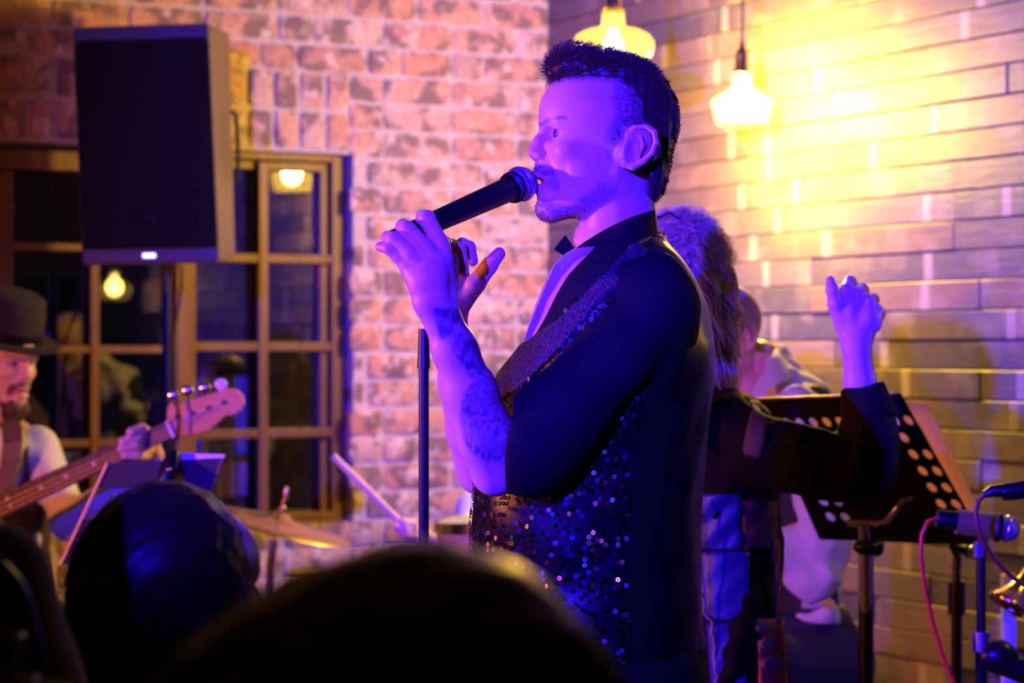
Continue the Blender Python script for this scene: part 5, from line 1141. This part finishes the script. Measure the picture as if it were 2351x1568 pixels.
hm = MB(); a, b2 = P(2196, 1197, DA - 0.02), P(2300, 1210, DA - 0.02); hm.tube([a, b2], 0.0225, 20); mo = [o for o in COL.objects if o.name.startswith('microphone.')][-1]; hm.build('gold_light_sleeve', m_gold, mo, smooth=60)  # tube added so its colour carries the gold light on the dark mic
tag(MB().tube([P(2155, 1190, DA - 0.02), P(2130, 1198, DA - 0.03), P(2116, 1228, DA - 0.03), P(2114, 1275, DA - 0.03), P(2122, 1345, DA - 0.03), P(2140, 1425, DA - 0.03), P(2162, 1500, DA - 0.03), P(2190, 1570, DA - 0.03), P(2215, 1650, DA - 0.03), P(2230, 1800, DA - 0.03), (P(2235, 0, DA).x, DA - 0.03, 0.01)], 0.0042, 10).build('red_cable', m_red, smooth=60), 'bright red cable drooping from the level microphone', 'cable')
DA2 = 4.2; st2 = thing('microphone_stand', (P(2440, 0, DA2).x, DA2, 0), 'black stand holding the microphone with the dark cable', 'stand')
stand_legs(st2, P(2440, 0, DA2).x, DA2, P(0, 1130, DA2).z, m_blk, 0.01)
microphone('microphone', P(2300, 1130, DA2), P(2500, 1105, DA2), 'black microphone with plug and dark red cable beside the planks', 0.02, 0.024)
mo = [o for o in COL.objects if o.name.startswith('microphone.')][-1]
MB().tube([P(2258, 1136, DA2), P(2276, 1128, DA2), P(2312, 1126, DA2)], [0.006, 0.0105, 0.0125], 14).build('plug', m_blk, mo, smooth=60); MB().tube([P(2308, 1126, DA2), P(2334, 1124, DA2)], 0.0128, 14).build('plug_ring', m_steel, mo, smooth=60); MB().tube([P(2330, 1124, DA2), P(2352, 1122, DA2)], [0.013, 0.016], 14).build('plug_collar', m_blk, mo, smooth=60)
m_dred = M('dark_red_cable', (0.16, 0.025, 0.006), rough=0.45)
tag(MB().tube([P(2262, 1135, DA2), P(2246, 1150, DA2), P(2240, 1180, DA2 - 0.005), P(2248, 1225, DA2 - 0.01), P(2275, 1275, DA2 - 0.01), P(2320, 1322, DA2 - 0.01), P(2370, 1356, DA2 - 0.01), P(2420, 1420, DA2), P(2436, 1600, DA2 - 0.02), P(2440, 1900, DA2 - 0.03)], 0.0042, 10).build('dark_cable', m_dred, smooth=60), 'dark red cable running from the plug past the horn', 'cable')
DA3 = 5.15; st3 = thing('microphone_stand', (P(2196, 0, DA3).x, DA3, 0), 'microphone stand with thick grip behind the red cable', 'stand')
x3 = P(2196, 0, DA3).x; MB().tube([(x3, DA3, P(0, 1300, DA3).z), (x3, DA3, P(0, 1360, DA3).z)], [0.008, 0.012], 12).build('upper_pole', m_blk, st3, smooth=60); MB().tube([(x3, DA3, P(0, 1335, DA3).z), (x3, DA3, P(0, 1410, DA3).z)], 0.019, 14).build('grip', m_blk, st3, smooth=60); stand_legs(st3, x3, DA3, P(0, 1390, DA3).z, m_blk, 0.012, 0.12)
MB().tube([P(2180, 1248, DA3), P(2198, 1275, DA3), P(2196, 1305, DA3)], [0.006, 0.009, 0.011], 10).build('swivel', m_blk, st3, smooth=60)
microphone('microphone', P(2188, 1252, DA3 - 0.02), P(2248, 1272, DA3 - 0.08), 'small microphone clipped on the stand with thick grip', 0.013, 0.016)
# ---- brass horn on its stand
DH = 5.0; hn = thing('brass_horn', P(2345, 1470, DH), 'polished brass horn with a flared bell hanging on a stand', 'horn')
m_horn = M('lacquered_brass', (0.75, 0.55, 0.18), rough=0.16, metal=1.0)
ha, hb_ = P(2318, 1388, DH), P(2395, 1265, DH + 0.02); ax_ = (hb_ - ha).normalized()
MB().lathe([(0.046, -0.006), (0.049, -0.002), (0.047, 0.003), (0.036, 0.016), (0.024, 0.035), (0.017, 0.06), (0.013, 0.1), (0.010, 0.16), (0.008, 0.36), (0.0072, 0.36), (0.009, 0.16), (0.012, 0.1), (0.016, 0.06), (0.023, 0.036), (0.035, 0.017), (0.044, 0.002)], ha, 40, ax_).build('bell', m_horn, hn, smooth=70)
for k in range(5):
    c = ha + ax_ * (0.12 + 0.04 * k) + Vector((0, -0.014, 0)); MB().lathe([(0, 0.004), (0.007, 0.004), (0.008, 0.0), (0.008, -0.004)], c, 12, (0, -1, 0)).build('key', m_horn, hn)
MB().tube([ha + ax_ * 0.36, ha + ax_ * 0.42 + Vector((0.01, 0, 0.01)), ha + ax_ * 0.46 + Vector((-0.01, 0, 0.03))], 0.006, 10).build('mouthpipe', m_horn, hn)
hst = thing('instrument_stand', (P(2312, 0, DH + 0.25).x, DH + 0.25, 0), 'pale upright instrument stand behind the brass horn', 'stand')
m_pst = M('grey_paint', (0.45, 0.42, 0.5), rough=0.5); DH2 = DH + 0.25
MB().box((P(2300, 0, DH2).x, DH2 - 0.015, 0.03), (P(2330, 0, DH2).x, DH2 + 0.015, P(0, 1318, DH2).z)).build('upright', m_pst, hst, bevel=0.003); MB().box((P(2290, 0, DH2).x, DH2 - 0.1, 0), (P(2440, 0, DH2).x, DH2 + 0.15, 0.03)).build('foot', m_pst, hst, bevel=0.003)
MB().tube([P(2315, 1345, DH2), P(2370, 1320, DH + 0.10), P(2362, 1318, DH + 0.015)], 0.006, 8).build('hook', m_pst, hst)
# ---- board leaning outside the window
ob = MB(); 
def outp(px, py, d): return P(px, py, d)
panel([P(446, 870, 7.95), P(566, 862, 7.9), P(566, 1138, 7.9), P(446, 1148, 7.95)], 0.02, 'notice_board', M('white_board', (0.75, 0.78, 0.85), rough=0.6), None, 0.002)
nb = [o for o in COL.objects if o.name == 'notice_board'][0]; tag(nb, 'pale board standing outside behind the window panes', 'board')
for x in (500, 528): MB().tube([P(x, 862, 7.88), P(x + 16, 1146, 7.87)], 0.004, 6).build('batten', m_blk, nb)
MB().box((P(450, 0, 7.95).x, 7.93, -0.06), (P(470, 0, 7.95).x, 7.97, P(0, 1140, 7.95).z)).build('post', m_blk, nb); MB().box((P(545, 0, 7.9).x, 7.9, -0.06), (P(562, 0, 7.9).x, 7.94, P(0, 1136, 7.9).z)).build('post', m_blk, nb)
# ================================================================ the audience in front
def hair_flow(name, S, hres, n, m_, lfun, mat, par, r0, seed, col=None):
    V, Q = S.mesh(hres); V = relax(V, Q, 1); o = link(name, mesh_np(name, V, Q), mat, par); rg = np.random.default_rng(seed)
    p, nr = face_samples(V, Q, n, rg); L_ = lfun(p, nr, rg, np.linspace(0, 1, m_)[None, :, None]); strands('hair_strands', L_, r0, r0 * 0.35, mat, o); return o
def audience(px, d, label, shirt, zneck, stool, zs=0.46, face=(0.25, 1)):
    t = thing('person', (P(px, 0, d).x, d, 0), label, 'person'); x = P(px, 0, d).x; S = SDF()
    S.loft([(zs + 0.06, x, d, 0.17, 0.12), (zs + 0.3, x, d, 0.16, 0.11), (zneck - 0.13, x, d, 0.19, 0.10), (zneck - 0.06, x, d, 0.14, 0.08), (zneck, x, d, 0.06, 0.06)], 0.02)
    for sg in (-1, 1): S.cone((x + 0.18 * sg, d, zneck - 0.13), (x + 0.21 * sg, d + 0.03, zneck - 0.4), 0.055, 0.045, 0.03); S.cone((x + 0.21 * sg, d + 0.03, zneck - 0.4), (x + 0.12 * sg, d + 0.22, zneck - 0.45), 0.045, 0.035, 0.02)
    S.fold(0.004, 40, int(px)); organic('top', S, 0.012, shirt, t, 2)
    S = SDF(); S.loft([(zs, x, d, 0.17, 0.14), (zs + 0.14, x, d, 0.165, 0.12)], 0.02); ft = seated_legs(S, x, d, zs, face); organic('trousers', S, 0.013, m_dark, t, 2); shoe_pair(t, ft, face, m_shoe)
    seat(px, d, zs, stool); return t
# brown-haired head nearest the camera
DF = 1.22; uf = DF / F; m_fh = M('golden_brown_hair', (0.30, 0.15, 0.035), (0.16, 0.075, 0.018), 120, rough=0.42, spec=0.5)
fp = audience(930, DF, 'audience member with loose golden brown hair, seen from behind', m_dark, P(0, 2150, DF).z, 'low dark stool under the golden brown haired audience member')
S = SDF(); S.ell(P(1010, 1660, DF), (395 * uf, 0.10, 405 * uf), 0.02); S.ell(P(760, 1760, DF), (400 * uf, 0.09, 400 * uf), 0.05); S.cone(P(960, 1800, DF), P(900, 2350, DF - 0.02), 420 * uf, 440 * uf, 0.04); S.cone(P(1300, 1700, DF - 0.01), P(1420, 2000, DF - 0.02), 150 * uf, 180 * uf, 0.03); S.ell(P(640, 1940, DF), (440 * uf, 0.10, 430 * uf), 0.05); S.fold(0.0016, 150, 31)
def lf(p, nr, rg, t):
    n_ = len(p); dn_ = np.array((0, -0.1, -1.0)) + rg.normal(0, 0.10, (n_, 3)); side = (p[:, :1] - P(1010, 0, DF).x) * np.array((1, 0, 0)) * 2.5
    d0 = nr * 0.30 + dn_ * 0.55 + side; L0 = rg.uniform(0.03, 0.07, (n_, 1, 1)); return p[:, None, :] + d0[:, None, :] * L0 * t + np.array((0, 0, -0.55)) * L0 * t ** 2
hair_flow('hair', S, 0.007, 9000, 5, lf, m_fh, fp, 0.0006, 3)
MHF = hmat(960, 1700, DF + 0.03, 80, 0, 0, 1400, 300); V, Q = head_sdf(mouth=0.0).mesh(0.006); link('body', mesh_np('body', xf(relax(V, Q, 1), MHF), Q, head_col(V, SKIN, 0.0, fade=0)), m_skin, fp)
# dark-haired listener
DK = 2.45; uk = DK / F; m_dh = M('dark_brown_hair', (0.045, 0.024, 0.013), (0.024, 0.013, 0.007), 90, rough=0.42, spec=0.25)
kp = audience(370, DK, 'audience member with dark hair tied in a low ponytail', m_dark, P(0, 1600, DK).z, 'low dark stool under the ponytailed audience member')
MHK = hmat(405, 1345, DK, 40, -2, 0, 1400, 300, 0.9); V, Q = head_sdf(mouth=0.0, ears=False).mesh(0.0045); link('body', mesh_np('body', xf(relax(V, Q, 1), MHK), Q, head_col(V, SKIN, 0.0, fade=0)), m_skin, kp)
S = SDF(); S.ell(P(378, 1308, DK), (196 * uk, 0.10, 204 * uk), 0.02); S.ell(P(300, 1370, DK - 0.02), (140 * uk, 0.07, 160 * uk), 0.03); S.cone(P(250, 1400, DK - 0.04), P(205, 1620, DK - 0.05), 80 * uk, 84 * uk, 0.02); S.cone(P(430, 1420, DK - 0.01), P(430, 1500, DK - 0.01), 120 * uk, 100 * uk, 0.03)
S.fold(0.0012, 260, 2)
def lk(p, nr, rg, t):
    n_ = len(p); tgt = np.array(P(215, 1400, DK - 0.075)); d0 = tgt - p; d0 /= np.linalg.norm(d0, axis=1, keepdims=True); lower = (p[:, 2] < tgt[2])[:, None]
    d0 = np.where(lower, np.array((-0.12, -0.05, -1.0)), d0) + nr * 0.22 + rg.normal(0, 0.12, (n_, 3)); L0 = rg.uniform(0.03, 0.07, (n_, 1, 1)); return p[:, None, :] + d0[:, None, :] * L0 * t
hk = hair_flow('hair', S, 0.005, 7000, 5, lk, m_dh, kp, 0.0006, 4)
m_band2 = M('warm_brown_hair', (0.22, 0.10, 0.03), (0.10, 0.05, 0.02), 150, rough=0.4)
rg = np.random.default_rng(9); n = 260; t = np.linspace(0, 1, 14)[None, :, None]; root = np.array(P(218, 1375, DK - 0.11)) + rg.normal(0, 0.010, (n, 1, 3)); cur = root + np.array((0.0, -0.006, -1.0)) * rg.uniform(0.06, 0.12, (n, 1, 1)) * t + np.concatenate([np.cos(6 * t + rg.uniform(0, 6, (n, 1, 1))), np.sin(6 * t + rg.uniform(0, 6, (n, 1, 1))), 0 * t + np.zeros((n, 1, 1))], 2) * 0.012 * (0.4 + t)
strands('ponytail', cur, 0.0009, 0.0004, m_band2, hk)
tb = MB(); c = P(215, 1366, DK - 0.10); tb.tube([c + Vector((0.022 * math.cos(a), -0.004, 0.017 * math.sin(a))) for a in [i * 2 * math.pi / 16 for i in range(17)]], 0.006, 8); tb.build('hair_knot', m_band2, hk, smooth=180)
# grey-jumper listener at the edge
DGJ = 2.05; uj = DGJ / F; m_grey = M('grey_marl', (0.36, 0.33, 0.31), (0.24, 0.22, 0.21), 500, rough=0.95, sheen=0.3)
gp = thing('person', (P(-90, 0, DGJ).x, DGJ, 0), 'audience member in a grey marl jumper with black bag strap', 'person'); xg = P(-130, 0, DGJ).x
S = SDF(); S.loft([(0.5, xg, DGJ, 0.11, 0.15), (0.85, xg, DGJ, 0.10, 0.15), (P(0, 1500, DGJ).z, xg, DGJ, 0.088, 0.16), (P(0, 1330, DGJ).z, xg - 0.005, DGJ, 0.078, 0.15), (P(0, 1230, DGJ).z, xg - 0.012, DGJ, 0.066, 0.12), (P(0, 1160, DGJ).z, xg - 0.02, DGJ, 0.05, 0.07)], 0.02); S.cone(P(-20, 1330, DGJ - 0.09), P(30, 1600, DGJ - 0.1), 0.048, 0.052, 0.03); S.cone(P(30, 1600, DGJ - 0.1), P(40, 1900, DGJ + 0.1), 0.05, 0.04, 0.03); S.fold(0.002, 50, 7)
organic('jumper', S, 0.007, m_grey, gp, 2)
bs = MB(); pts = [P(-60, 1262, DGJ - 0.155), P(0, 1300, DGJ - 0.158), P(38, 1338, DGJ - 0.160), P(62, 1385, DGJ - 0.160), P(80, 1450, DGJ - 0.158), P(100, 1530, DGJ - 0.157), P(110, 1600, DGJ - 0.155)]; ws = [16, 15, 13, 11, 9, 6, 5]
for i in range(len(pts) - 1):
    tn = (pts[i + 1] - pts[i]).normalized(); e = Vector((tn.z, 0, -tn.x)) * uj; bs.add([pts[i] - e * ws[i], pts[i] + e * ws[i], pts[i + 1] + e * ws[i + 1], pts[i + 1] - e * ws[i + 1]], [(0, 1, 2, 3)])
o = bs.build('bag_strap', m_blk, gp); mm = o.modifiers.new('t', 'SOLIDIFY'); mm.thickness = 0.004
S = SDF(); S.ell(P(-330, 1020, DGJ), (0.075, 0.09, 0.11), 0.02); S.cone(P(-320, 1100, DGJ), P(-240, 1230, DGJ), 0.05, 0.055, 0.02); organic('body', S, 0.008, m_skin, gp, 2, col=lambda V: np.tile(SKIN, (len(V), 1)))
S = SDF(); S.ell(P(-335, 1000, DGJ - 0.01), (0.085, 0.10, 0.115), 0.02); S.fold(0.002, 200, 3); organic('hair', S, 0.008, m_dh, gp, 2)
S = SDF(); S.loft([(0.46, xg, DGJ, 0.13, 0.15), (0.58, xg, DGJ, 0.12, 0.14)], 0.02); ft = seated_legs(S, xg, DGJ, 0.46, (-1, 0.35)); organic('trousers', S, 0.013, m_dark, gp, 2); shoe_pair(gp, ft, (-1, 0.35), m_shoe); seat(-130, DGJ, 0.46, 'low dark stool under the audience member in grey')
# ---- cup and saucer on a small table
DC = 1.75; uc_ = DC / F; m_cup = M('black_glaze', (0.008, 0.008, 0.009), rough=0.3); m_rim = M('lit_rim_paint', (0.75, 0.5, 0.35), rough=0.35)  # orange light on the cup's rim and saucer put into this colour
cc = P(-18, 1556, DC); zs_ = P(0, 1572, DC).z
cu = thing('cup', (cc.x, DC, zs_), 'black tapered cup with light painted on its rim beside the grey jumper', 'cup')
MB().lathe([(0, 0.004), (44 * uc_, 0.004), (72 * uc_, 110 * uc_), (66 * uc_, 110 * uc_), (40 * uc_, 8 * uc_), (0, 8 * uc_)], (cc.x, DC, zs_), 36).build('cup_body', m_cup, cu, smooth=50); MB().lathe([(72 * uc_, 108 * uc_), (74 * uc_, 113 * uc_), (70 * uc_, 119 * uc_), (65 * uc_, 114 * uc_)], (cc.x, DC, zs_), 36).build('rim', m_rim, cu, smooth=180)
sa = thing('saucer', (cc.x, DC, zs_ - 0.004), 'dark saucer painted as lit under the black tapered cup', 'saucer'); MB().lathe([(0, 0.004), (60 * uc_, 0.004), (108 * uc_, 0.012), (110 * uc_, 0.010), (62 * uc_, 0.0), (0, 0.0)], (cc.x, DC, zs_ - 0.005), 36).build('dish', m_rim, sa, smooth=50)
tb = thing('table', (cc.x - 0.12, DC - 0.1, 0), 'small round black table under the cup', 'table'); MB().lathe([(0, 0.0), (0.22, 0.0), (0.225, -0.012), (0.22, -0.024), (0, -0.024)], (cc.x - 0.12, DC - 0.1, zs_ - 0.005), 40).build('table_top', m_blk, tb, smooth=40)
MB().tube([(cc.x - 0.12, DC - 0.1, zs_ - 0.03), (cc.x - 0.12, DC - 0.1, 0.02)], 0.03, 16).build('pedestal', m_blk, tb, smooth=60); MB().lathe([(0, 0.03), (0.2, 0.012), (0.2, 0), (0, 0)], (cc.x - 0.12, DC - 0.1, 0), 32).build('base', m_blk, tb)
